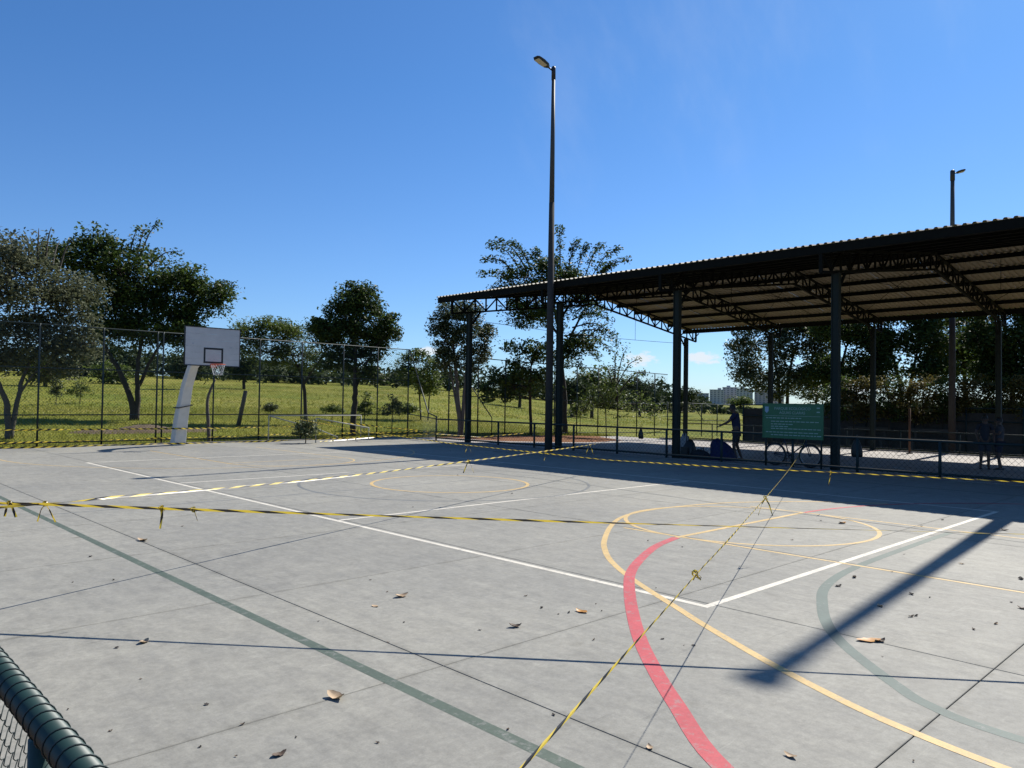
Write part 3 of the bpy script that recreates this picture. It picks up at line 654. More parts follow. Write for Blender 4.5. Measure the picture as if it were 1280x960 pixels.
def bicycle(c, rz, label):
    t = thing('bicycle', c, label, 'bicycle', rz=rz)   # local x forward
    bk, fm, rm = MT['black'], plain('bike_frame', (.03, .05, .09), .35), MT['galv']
    r = .335; A, B = (-.50, 0, r), (.55, 0, r)
    for P in (A, B):
        w = tag(empty('wheel', (0, 0, 0)), None); w.parent = t
        MB().ring(P, (0, 1, 0), r-.022, .024, 32, 8).build('tyre', bk, w, True, True); MB().ring(P, (0, 1, 0), r-.055, .012, 32, 6).build('rim', rm, w, True, True)
        m = MB()
        for k in range(20):
            a = 2*math.pi*k/20; m.tube([(P[0]+.02*math.cos(a+1), .02*(-1)**k, P[2]+.02*math.sin(a+1)), (P[0]+(r-.06)*math.cos(a), 0, P[2]+(r-.06)*math.sin(a))], .0018, 3, cap=False)
        m.build('spokes', rm, w, False, True); MB().tube([(P[0], -.05, P[2]), (P[0], .05, P[2])], .022, 8).build('hub', bk, w, True, True)
    bb_, st, hd, hb = (-.07, 0, .30), (-.22, 0, .78), (.40, 0, .86), (.44, 0, .70)
    f = MB()
    for a, b_, rr in ((bb_, st, .018), (bb_, hb, .02), (st, hd, .018), (hd, hb, .022)): f.tube([a, b_], rr, 8)
    for s in (-.06, .06): f.tube([(bb_[0], s*.5, bb_[2]), (A[0], s, A[2])], .010, 6); f.tube([(st[0]+.01, s*.3, st[2]-.06), (A[0], s, A[2])], .009, 6)
    f.build('frame', fm, t, True, True)
    k = MB(); k.tube([hd, (hb[0], 0, hb[2]-.02)], .018, 8)
    for s in (-.055, .055): k.tube([(hb[0], s, hb[2]-.03), (hb[0]+.06, s, hb[2]-.2), (B[0], s, B[2])], .013, 6)
    k.tube([(hb[0], -.055, hb[2]-.03), (hb[0], .055, hb[2]-.03)], .014, 6); k.build('fork', fm, t, True, True)
    h = MB(); h.tube([hd, (.38, 0, .97), (.44, 0, 1.0)], .014, 8); h.tube([(.38, -.31, 1.03), (.44, -.1, 1.0), (.44, .1, 1.0), (.38, .31, 1.03)], .013, 8)
    ho = h.build('handlebar', bk, t, True, True)
    for s in (-1, 1): MB().tube([(.375, s*.21, 1.02), (.37, s*.33, 1.035)], .018, 8).build('grip', bk, ho, True, True)
    MB().tube([st, (-.26, 0, .92)], .013, 8).build('seat_post', rm, t, True, True)
    s = MB(); 
    for x, w, z in ((-.40, .07, .93), (-.34, .085, .96), (-.25, .06, .955), (-.12, .022, .945)):
        for yy, dz in ((-w, -.03), (-w, 0), (w, 0), (w, -.03)): s.v.append((x, yy, z+dz))
    s.f = [(0, 1, 2, 3)]+[(i*4+k, i*4+4+k, i*4+4+(k+1) % 4, i*4+(k+1) % 4) for i in range(3) for k in range(4)]+[(15, 14, 13, 12)]
    s.build('saddle', bk, t, True, True)
    c_ = MB().ring((bb_[0], -.05, bb_[2]), (0, 1, 0), .085, .008, 24, 5); c_.tube([(bb_[0], -.08, bb_[2]), (bb_[0]+.12, -.08, bb_[2]-.11)], .011, 6); c_.tube([(bb_[0], .08, bb_[2]), (bb_[0]-.12, .08, bb_[2]+.11)], .011, 6); c_.tube([(bb_[0], -.08, bb_[2]), (bb_[0], .08, bb_[2])], .016, 8)
    co2 = c_.build('crank', bk, t, True, True)
    MB().box((bb_[0]+.13, -.13, bb_[2]-.11), (.09, .08, .02)).build('pedal', bk, co2, False, True); MB().box((bb_[0]-.13, .13, bb_[2]+.11), (.09, .08, .02)).build('pedal', bk, co2, False, True)
    ch = MB(); ch.tube([(bb_[0], -.05, bb_[2]+.085), (A[0], -.05, A[2]+.035)], .006, 4); ch.tube([(bb_[0], -.05, bb_[2]-.085), (A[0], -.05, A[2]-.035)], .006, 4); ch.build('chain', bk, t, False, True)
    sd = MB().tube([(-.2, .08, .34), (-.28, .24, .0)], .011, 6); sd.build('kickstand', bk, t, True, True)
    return t
ya = onX(970, 568, 15.3)[1]; yb = onX(1012, 574, 15.3)[1]
bicycle((15.3, (ya+yb)/2+.03, floorz(15.3)), R(-90), 'dark bicycle parked behind the low fence under the green notice board')

# ------------------------------------------------------------------ people and their belongings
def skin(name, J, E, mat, parent, root=0):
    me = bpy.data.meshes.new(name); me.from_pydata([j[:3] for j in J], E, []); me.materials.append(mat)
    o = link(name, me, parent); md = o.modifiers.new('s', 'SKIN'); md.use_smooth_shade = True
    sv = me.skin_vertices[0].data if me.skin_vertices else None
    if sv is None:
        bpy.context.view_layer.objects.active = o; o.select_set(True); bpy.ops.object.modifier_remove(modifier='s'); bpy.ops.object.modifier_add(type='SKIN'); sv = me.skin_vertices[0].data
        o.modifiers[-1].use_smooth_shade = True; o.select_set(False)
    for k, j in enumerate(J): sv[k].radius = j[3] if isinstance(j[3], tuple) else (j[3], j[3]); sv[k].use_root = (k == root)
    sd = o.modifiers.new('d', 'SUBSURF'); sd.levels = 2; sd.render_levels = 2; return o
MT['skin'] = plain('skin', (.11, .06, .04), .6, var=.05); MT['hair'] = plain('hair', (.015, .012, .010), .6)
def person(loc, rz, label, shirt, trousers, arms, legs, lean=0.0, headtilt=(0, 0), H=1.72):
    """local x = facing; arms: two lists (elbow, hand), legs: two lists (knee, ankle)"""
    t = thing('person', loc, label, 'person', rz=rz); k = H/1.72
    J = [(0, 0, .95, .13), (lean*.3, 0, 1.12, .125), (lean*.75, 0, 1.34, .14), (lean, 0, 1.46, .075), (lean*1.05+.01, 0, 1.52, .052), (lean*1.1+.02+headtilt[0], headtilt[1], 1.60, .088), (lean*1.15+.02+headtilt[0]*1.3, headtilt[1]*1.3, 1.685, .075)]
    E = [(0, 1), (1, 2), (2, 3), (3, 4), (4, 5), (5, 6)]
    for s, (el, ha) in zip((1, -1), arms):
        n0 = len(J); J += [(lean*.95, s*.17, 1.43, .062), (*el, .042), (*ha, .03), (ha[0]+(ha[0]-el[0])*.3, ha[1]+(ha[1]-el[1])*.3, ha[2]+(ha[2]-el[2])*.3, .028)]
        E += [(3, n0), (n0, n0+1), (n0+1, n0+2), (n0+2, n0+3)]
    for s, (kn, an) in zip((1, -1), legs):
        n0 = len(J); J += [(0, s*.09, .88, .09), (*kn, .058), (*an, .04), (an[0]+.14, an[1], an[2]-.05, .035)]
        E += [(0, n0), (n0, n0+1), (n0+1, n0+2), (n0+2, n0+3)]
    J = [(a*k, b*k, c*k, r*k) for a, b, c, r in J]
    bo = skin('body', J, E, MT['skin'], t)
    # shirt, shorts, hair, face details
    Js = [(0, 0, .86*k, .145), J[1][:3]+(.142,), J[2][:3]+(.16,), (J[3][0], 0, J[3][2]-.02, .085)]; Es = [(0, 1), (1, 2), (2, 3)]
    for i in (7, 11):
        n0 = len(Js); e = np.array(J[i][:3])*.3+np.array(J[i+1][:3])*.7; Js += [J[i][:3]+(.078,), tuple(e)+(.062,)]; Es += [(3, n0), (n0, n0+1)]
    skin('shirt', Js, Es, shirt, t)
    Jt = [(0, 0, .97*k, .14)]; Et = []
    for i in (15, 19):
        n0 = len(Jt); e = np.array(J[i][:3])*.15+np.array(J[i+1][:3])*.85; Jt += [J[i][:3]+(.108,), tuple(e)+(.088,)]; Et += [(0, n0), (n0, n0+1)]
    skin('shorts', Jt, Et, trousers, t)
    hc = np.array(J[6][:3]); hm = MB()
    for i in range(6):
        a = math.pi/2*i/5
        for q in range(12): b_ = 2*math.pi*q/12; hm.v.append((hc[0]-.02+.105*math.cos(a)*math.cos(b_), hc[1]+.092*math.cos(a)*math.sin(b_), hc[2]-.03+.125*math.sin(a)-(.05 if (math.cos(b_) < .2 and i == 0) else 0)))
    hm.f = [(i*12+q, i*12+(q+1) % 12, i*12+12+(q+1) % 12, i*12+12+q) for i in range(5) for q in range(12)]
    hm.build('hair', MT['hair'], t, True, True)
    fc = np.array(J[5][:3])
    MB().tube([fc+np.array([.085, 0, .045]), fc+np.array([.115, 0, .005]), fc+np.array([.09, 0, -.005])], [.012, .017, .012], 6).build('nose', MT['skin'], bo, True, True)
    for s in (-1, 1):
        MB().lathe(fc+np.array([.082, s*.033, .045]), [(.006, -.008), (.011, 0), (.006, .008)], 8).build('eye', MT['black'], bo, True, True)
        MB().lathe(fc+np.array([0, s*.09, .01]), [(.008, -.03), (.018, 0), (.01, .03)], 8).build('ear', MT['skin'], bo, True, True)
    for i in (18, 22):
        a = np.array(J[i][:3]); MB().tube([a+np.array([-.20, 0, .0]), a+np.array([-.08, 0, .01]), a+np.array([.04, 0, -.015])], [.045, .052, .04], 8).build('shoe', MT['black'], t, True, True)
    # fingers
    for i in (10, 14):
        h0 = np.array(J[i][:3]); d = h0-np.array(J[i-1][:3]); d /= np.linalg.norm(d)
        sd = np.cross(d, (1, 0, 0)); sd /= max(np.linalg.norm(sd), .01)
        m = MB()
        for q, ln in zip((-.024, -.008, .008, .024), (.06, .075, .07, .055)): m.tube([h0+sd*q, h0+sd*q+d*ln*.55, h0+sd*q+d*ln+np.array([.015, 0, 0])], [.0095, .009, .007], 6)
        m.tube([h0-d*.03, h0+np.array([.035, 0, -.005]), h0+np.array([.045, 0, 0])+d*.025], [.011, .010, .008], 6)
        m.build('fingers', MT['skin'], bo, True, True)
    return t
def cloth(c): return plain('cloth', c, .9, var=.2, scale=12, bump=.2)
q = onz(922, 577, FZ); FX = 16.2; qq = onX(921, 560, FX)
person((FX, qq[1], floorz(FX)), R(110), 'standing person in dark clothes reaching over a fence beside blue bundle', cloth((.02, .025, .06)), cloth((.03, .03, .035)),
       (((.22, .26, 1.22), (.46, .22, 1.10)), ((.0, -.27, 1.18), (.06, -.30, .95))), (((.08, .10, .48), (.0, .11, .06)), ((.02, -.11, .48), (-.14, -.13, .06))), lean=.07, headtilt=(.05, 0))
q = onX(1231, 560, 22.6); person((22.6, q[1], floorz(22.6)), R(200), 'person in dark shirt and shorts standing apart under the roof, arms lowered', cloth((.03, .03, .04)), cloth((.04, .04, .05)),
       (((.0, .25, 1.18), (.10, .24, .95)), ((.02, -.25, 1.18), (.12, -.2, .97))), (((.03, .10, .49), (-.02, .11, .06)), ((.04, -.1, .49), (.0, -.12, .06))))
q = onX(1249, 560, 22.9); person((22.9, q[1], floorz(22.9)), R(120), 'person in grey shirt with one arm raised to the chest, standing in roof shade', cloth((.07, .07, .08)), cloth((.03, .03, .05)),
       (((.08, .26, 1.2), (.28, .12, 1.25)), ((.0, -.25, 1.18), (.08, -.24, .95))), (((.05, .10, .49), (.02, .12, .06)), ((.02, -.1, .49), (-.1, -.11, .06))), H=1.66)
def lump(name, label, cat_, loc, rx, ry, h, mat, seed, strap=False, flat=.35, group=None):
    lr = random.Random(seed); t = thing(name, loc, label, cat_, group); m = MB(); N, Mh = 18, 9
    ph = [lr.uniform(0, 6.28) for _ in range(6)]
    for j in range(Mh+1):
        f = j/Mh; rad = (1-f**2.2)**.5 if f < 1 else 0
        rad = max(rad, .02)*(1-.25*f*flat)
        for k in range(N):
            a = 2*math.pi*k/N; w = 1+.12*math.sin(2*a+ph[0])+.08*math.sin(5*a+ph[1]+3*f)+.06*math.sin(7*a+ph[2]-5*f)
            m.v.append((rx*rad*w*math.cos(a)+.12*f*rx*math.sin(4*f+ph[4]), ry*rad*w*math.sin(a)-.35*f*ry*math.sin(2*f+ph[5]), h*f*(1+.05*math.sin(3*a+ph[3]))))
    m.f = [(j*N+k, j*N+(k+1) % N, j*N+N+(k+1) % N, j*N+N+k) for j in range(Mh) for k in range(N)]+[tuple(range(N))[::-1], tuple(Mh*N+k for k in range(N))]
    m.build('bag_body' if strap else 'cloth_folds', mat, t, True, True)
    if strap:
        MB().tube([(-rx*.4, 0, h*.85), (-rx*.3, 0, h*1.18), (rx*.3, 0, h*1.18), (rx*.4, 0, h*.85)], .014, 6).build('strap', MT['black'], t, True, True)
        MB().box((-rx*.88, 0, h*.4), (.06, ry*1.1, h*.42)).build('pocket', mat, t, False, True)
    return t
qa = onX(903, 570, 15.9); lump('blue_bundle', 'heap of dark blue fabric on the floor behind the low fence', 'bundle', (15.9, qa[1], floorz(15.9)), .34, .46, .66, plain('blue_fabric', (.008, .012, .07), .8, var=.3), 4)
qa = onX(884, 575, 15.9); lump('dark_bag', 'low dark bag lying left of the blue bundle', 'bag', (15.6, qa[1], floorz(15.6)), .22, .38, .30, plain('bag_cloth', (.02, .022, .03), .8), 9, True)
qa = onX(868, 560, 16.0); lump('backpack', 'upright black backpack next to the shelter column', 'backpack', (15.6, qa[1], floorz(15.6)), .2, .24, .60, MT['black'], 5, True)
qa = onX(857, 555, 16.6); lump('sports_bag', 'pale grey sports bag set behind the black backpack', 'bag', (16.6, qa[1], floorz(16.6)), .2, .22, .78, plain('greycloth', (.3, .3, .3), .8), 6, True)
def hanging(px, X, zt, w, h, label, seed):
    q = onX(px, 555, X); t = thing('hanging_bag', (X, q[1], zt-h), label, 'bag'); m = MB(); lr = random.Random(seed); N = 12
    prof = [(0, .75), (.06, .95), (.3, 1.0), (.6, .8), (.85, .42), (1, .12)]
    for f, w_ in prof:
        for k in range(N): a = 2*math.pi*k/N; ww = w_*(1+.08*math.sin(3*a+f*4)); m.v.append((w*.45*ww*math.cos(a), w*ww*math.sin(a), h*f))
    m.f = [(j*N+k, j*N+(k+1) % N, j*N+N+(k+1) % N, j*N+N+k) for j in range(len(prof)-1) for k in range(N)]+[tuple(range(N))[::-1], tuple((len(prof)-1)*N+k for k in range(N))]
    m.build('bag_body', MT['black'], t, True, True); MB().ring((0, 0, h*1.0), (0, 1, 0), .06, .009, 12, 5).build('handle', MT['black'], t, True, True)
hanging(1071, 14.56, .92, .15, .52, 'black drawstring bag hung on the low fence rail right of the notice board', 1); hanging(801, 14.56, .92, .10, .36, 'small dark bag hung on the low fence rail near the shelter column', 2)

# ------------------------------------------------------------------ tipped goal frame by the back fence
t = thing('goal_frame', (9.6, 24.0, 0), 'white pipe goal frame tipped over in front of the back fence', 'goal frame')
ga, gb = onz(328, 552, .0), onz(446, 549, .0); ga[1] = gb[1] = 24.1; gc = np.array([ga[0]+1.35, 22.9, 0]); gd = np.array([gb[0]-.4, 22.9, 0])
zz = np.array([0, 0, 1.0]); hp = 1.02
for nm_, P in (('side_post', [ga, ga+zz*hp]), ('side_post', [gb, gb+zz*hp]), ('crossbar', [ga+zz*hp, gb+zz*hp]), ('side_post', [gc, gc+zz*.95]), ('stay', [ga+zz*hp, gc+zz*.55, gd*.4+gc*.6+zz*.2]), ('stay', [gc+zz*.95, gd+zz*.55]), ('ground_bar', [gd+zz*.05, gd+zz*.55]), ('stay', [gd+zz*.55, gb+zz*.5])):
    MB().tube(P, .020, 8).build(nm_, MT['whitepipe'], t, True)

# ------------------------------------------------------------------ caution tape
def ribbon(pts, w, twist, per, seed, sag=0.0, n=160, ori=None, wig=1.0):
    pts = [np.array(q, float) for q in pts]; lr = random.Random(seed)
    seg = [np.linalg.norm(b_-a) for a, b_ in zip(pts, pts[1:])]; L = sum(seg); n = max(int(L/.05), 24)
    V = []; U = []; ph = lr.uniform(0, 6); ph2 = lr.uniform(0, 6)
    for i in range(n+1):
        s = L*i/n; k = 0; acc = 0
        while k < len(seg)-1 and s > acc+seg[k]: acc += seg[k]; k += 1
        f = (s-acc)/seg[k]; q = pts[k]*(1-f)+pts[k+1]*f; q = q-np.array([0, 0, sag*4*f*(1-f)])
        d, a, b_ = frame(pts[k+1]-pts[k]); th = twist*s+1.1*math.sin(.9*s+ph)+.6*math.sin(2.3*s+ph2)
        if ori: th = R(ori[k]*(1-f)+ori[k+1]*f)+wig*(.22*math.sin(1.3*s+ph)+.12*math.sin(3.1*s+ph2))
        ww = w*(.85+.15*math.sin(1.7*s+ph2)); c = a*math.cos(th)+b_*math.sin(th); c2 = -a*math.sin(th)+b_*math.cos(th)
        V += [q-c*ww/2, q+c2*ww*.12*wig, q+c*ww/2]; U += [(s/per, 0), (s/per, .22), (s/per, .44)]
    F = []
    for i in range(n): F += [(3*i, 3*i+3, 3*i+4, 3*i+1), (3*i+1, 3*i+4, 3*i+5, 3*i+2)]
    me = bpy.data.meshes.new('ribbon'); return V, F, U
def ribmesh(name, V, F, U, off, parent):
    me = bpy.data.meshes.new(name); me.from_pydata([tuple(v-off) for v in V], [], F); me.materials.append(MT['tape'])
    uv = me.uv_layers.new(name='UVMap'); lp = np.zeros(len(me.loops), np.int32); me.loops.foreach_get('vertex_index', lp)
    uv.data.foreach_set('uv', np.array(U, np.float32)[lp].reshape(-1)); return link(name, me, parent)
def tape(label, pts, w=.05, twist=.9, per=.24, seed=1, sag=.02, knots=(), ori=None, wig=1.0):
    b0 = np.array(pts[0], float); t = thing('caution_tape', (b0[0], b0[1], b0[2]), label, 'caution tape', 'strands of yellow and black tape round the court')
    ribmesh('strand', *ribbon(pts, w, twist, per, seed, sag, ori=ori, wig=wig), b0, t)
    for k, (px, py, ln, kind) in enumerate(knots):
        # nearest point of the strand to that pixel
        best = None
        for a, b_ in zip(pts, pts[1:]):
            a, b_ = np.array(a, float), np.array(b_, float)
            for f in np.linspace(0, 1, 120):
                q = a*(1-f)+b_*f-np.array([0, 0, sag*4*f*(1-f)]); d = q-CAM; x = 640+FPX*(d@RT)/(d@fw); y = 480-FPX*(d@UP)/(d@fw); e = (x-px)**2+(y-py)**2
                if best is None or e < best[0]: best = (e, q)
        q = best[1]; lr = random.Random(seed*31+k)
        ends = 2 if kind == 2 else 1
        for e in range(ends):
            s = (e*2-1)*min(.06, ln*.4) if ends == 2 else lr.uniform(-.05, .05)
            P = [q, q+np.array([s*.4, -s*.5, -ln*.35]), q+np.array([s*.9+lr.uniform(-.02, .02), -s, -ln])]
            ribmesh('loose_end', *ribbon(P, .022 if ln > .1 else .010, 3.0, .14, seed+k+e), b0, t)
        kn = MB(); pts2 = [q+np.array([.02*math.sin(3*a), .02*math.cos(2*a), .018*math.sin(2*a+1)]) for a in np.linspace(0, 6.28, 18)]
        V, F, U = ribbon(pts2, .016, 6, .1, seed+k); ribmesh('knot', V, F, U, b0, t)
    return t
A0, A1 = (-5.30, 4.85, .90), (2.95, -4.85, .86)
tape('striped tape drawn across the near court, passing two knots by the green line', [A0, (-4.24, 3.61, .845), (2.6, -4.43, .86), (5.0, -6.9, .9)], .030, .55, .34, 3, .02, [(12, 627, .11, 2), (208, 636, .16, 1), (247, 637, .09, 1)], [80, 70, -10, -22], .5)
tape('striped tape running from near rail across centre circle to the roofed court fence', [(-5.30, 3.22, .90), (-4.24, 3.61, .845), (-3.65, 3.83, .83), (-1.09, 4.81, .745), (1.53, 5.75, .725), (8.2, 8.2, .72), (14.4, 10.5, .86)], .030, .4, .30, 8, .006, [(57, 629, .15, 2), (586, 580, .2, 2), (738, 563, .22, 2)], [60, 40, -40, -44, -44, -20, 60], .55)
tape('striped tape running from low fence by the bicycle down to the near rail', [(14.4, 5.80, .86), (8.75, 3.37, .68), (5.565, 2.05, .64), (.24, -.22, .735), (-2.06, -1.24, .835), (-5.28, -2.62, .92)], .0085, 1.2, .22, 5, .006, [(957, 622, .2, 2), (868, 716, .03, 2)], [10, 5, 5, 40, 60, 70])
tape('striped tape stretched along the shaded side of the court near the shelter', [(8.2, 22.4, .95), (7.7, 17.6, .72), (7.30, 12.4, .57), (7.0, 6.75, .51), (6.68, 3.2, .60), (6.69, 2.1, .64), (6.5, -6.9, .9)], .024, .8, .22, 11, .0, [(585, 560, .2, 2), (683, 570, .16, 1), (1040, 590, .22, 1)], [70, 70, 65, 60, 60, 50, 40])
tape('striped tape tied round the hoop post at knee height along the back edge', [(-5.3, 23.0, .70), (4.2, 23.55, .60), (9.3, 23.7, .62), (10.5, 23.6, .78), (13.5, 22.0, .45)], .06, .9, .24, 13, .01)
tape('striped tape low over the back kerb, upper of the two low strands', [(-5.3, 24.0, .22), (4.0, 24.25, .24), (9.0, 24.2, .30), (14.4, 22.4, .38)], .055, .9, .24, 17, .02)
tape('striped tape lying almost on the slab along the back edge', [(-5.3, 23.3, .15), (3.0, 22.9, .13), (9.0, 22.5, .16), (14.4, 21.9, .30)], .06, .8, .28, 19, .02)
tape('white lit tape strand rising from the tipped goal to the fence corner', [tuple(onY(400, 552, 23.2)), tuple(onX(470, 546.5, 12.6)), tuple(onX(557, 540, 14.42))], .055, .1, .3, 23, .0, (), [-44, -44, -44], .6)
tape('tape strand crossing from fence corner into the roofed court', [(14.42, 21.9, .28), tuple(onX(600, 546.5, 16.5)), tuple(onX(655, 541.5, 18.6))], .055, .1, .3, 29, .0, (), [-44, -44, -44], .6)

# ------------------------------------------------------------------ leaves on the slab
MT['lf_tan'] = plain('leaf_tan', (.42, .30, .18), .7, var=.3, scale=30); MT['lf_brown'] = plain('leaf_brown', (.10, .065, .04), .7, var=.4, scale=30); MT['lf_gold'] = plain('leaf_gold', (.40, .175, .015), .5, var=.4, scale=25); MT['lf_dark'] = plain('leaf_black', (.03, .022, .018), .8)
def leaf_mesh(seed, L, wd, curl, mat):
    lr = random.Random(seed); m = MB(); n = 7
    for i in range(n+1):
        t = i/n; w = wd*math.sin(math.pi*min(1, t*.96+.02))**.8*(1-.25*t); zc = curl*L*(math.cos((t-.5)*math.pi*.9)*-.6+.6)+lr.uniform(0, .006)
        for s, dz in ((-1, curl*.35*w*2), (-.5, .1*w*curl), (0, 0), (.5, .1*w*curl), (1, curl*.35*w*2.4)): m.v.append((L*(t-.5), w*s*(1+lr.uniform(-.15, .15)), zc+dz+lr.uniform(0, .003)+.002))
    for i in range(n):
        for k in range(4): m.f.append((i*5+k, i*5+5+k, i*5+6+k, i*5+1+k))
    z = min(v[2] for v in m.v); m.v = [(a, b_, c-z+.001) for a, b_, c in m.v]
    return m.mesh('dry_leaf', MT[mat], True)
def leaf(px, py, L, mat, label, grp=None, seed=0, curl=.5, wd=.33):
    q = onz(px, py); me = leaf_mesh(seed, L, L*wd, curl*.42, mat); o = link('dry_leaf', me); o.location = (q[0], q[1], 0); o.rotation_euler = (rnd.uniform(-.05, .05), rnd.uniform(-.05, .05), rnd.uniform(0, 6.28)); o.location.z = .0; tag(o, label, 'leaf', grp); return o
o = leaf(1086, 801, .19, 'lf_gold', 'large golden brown leaf beside the blurred lamp post shadow', seed=1, curl=.35, wd=.30); o.rotation_euler = (0, 0, R(140))
leaf(1100, 802, .10, 'lf_brown', 'crumpled dark leaf touching the large golden leaf', seed=2, curl=1.1)
leaf(1053, 654, .15, 'lf_gold', 'curled golden leaf inside the far yellow circle', seed=3, curl=.8)
leaf(727, 765, .12, 'lf_gold', 'mottled yellow leaf left of the red arc', seed=4, curl=.5)
leaf(644, 784, .10, 'lf_brown', 'upright dark brown leaf between green line and red arc', seed=5, curl=1.3)
leaf(420, 873, .13, 'lf_tan', 'crumpled tan leaf on the slab joint below the green line', seed=6, curl=1.2)
leaf(502, 746, .13, 'lf_tan', 'pale tan curled leaf in the open slab above the green line', seed=7, curl=1.0)
leaf(469, 758, .08, 'lf_tan', 'small flat tan leaf next to the pale curled leaf', seed=8, curl=.4)
leaf(178, 676, .16, 'lf_tan', 'small orange tan leaf beside the joint near the long green line', seed=9, curl=.9)
leaf(180, 803, .10, 'lf_tan', 'tan leaf lying under the thin tape shadow at far left', seed=10, curl=.9)
leaf(812, 935, .06, 'lf_tan', 'small pale curled leaf on the joint near the red arc', seed=11, curl=.9)
leaf(988, 946, .07, 'lf_tan', 'pinkish tan curled leaf near the yellow arc', seed=12, curl=1.0)
leaf(349, 944, .08, 'lf_brown', 'split brown leaf in the near slab by the rail', seed=13, curl=.8)
for i, (px, py, L) in enumerate([(1068, 722, .12), (1048, 733, .12), (1100, 758, .12), (1139, 771, .09), (1145, 770, .07), (1245, 780, .08), (1278, 761, .14), (1276, 724, .14), (1202, 705, .11), (1255, 663, .2), (1139, 743, .10)]):
    leaf(px, py, L*.6, ('lf_brown', 'lf_dark', 'lf_tan')[i % 3], 'dry curled leaf among the litter round the lamp post shadow', 'dark leaves round the shadow', 20+i, 1.0)
lr = random.Random(5)
sp = [(228, 658), (113, 696), (91, 728), (142, 725), (463, 725), (505, 778), (484, 740), (398, 777), (485, 803), (600, 788), (657, 745), (677, 760), (698, 768), (711, 766), (745, 755), (752, 764), (820, 735), (853, 684), (810, 676), (793, 661), (742, 800), (828, 799), (855, 807), (867, 807), (303, 906), (250, 934), (295, 946), (258, 881), (176, 849), (146, 810), (138, 914), (85, 887), (472, 929), (370, 922), (635, 912), (692, 894), (1036, 801), (1103, 821), (1119, 796), (1162, 747), (1190, 775), (1217, 787), (1262, 762), (1264, 753), (1208, 835), (1142, 952), (1012, 653), (1026, 651), (990, 675), (1152, 658), (1097, 668), (1130, 693), (1145, 693), (1178, 650), (1240, 731), (1115, 715), (572, 594), (516, 634), (640, 617), (848, 593), (563, 564)]
sp = [q for i, q in enumerate(sp) if q[0] < 1000 or i % 2]
for i, (px, py) in enumerate(sp):
    d = math.hypot(*(onz(px, py)[:2]-CAM[:2])); leaf(px, py, min(.02+.002*d, .06)*lr.uniform(.5, 1.1), 'lf_dark' if i % 2 else 'lf_brown', 'tiny dark leaf scrap lying on the concrete court', 'leaf scraps on the court', 60+i, lr.uniform(.4, 1.2), lr.uniform(.25, .5))

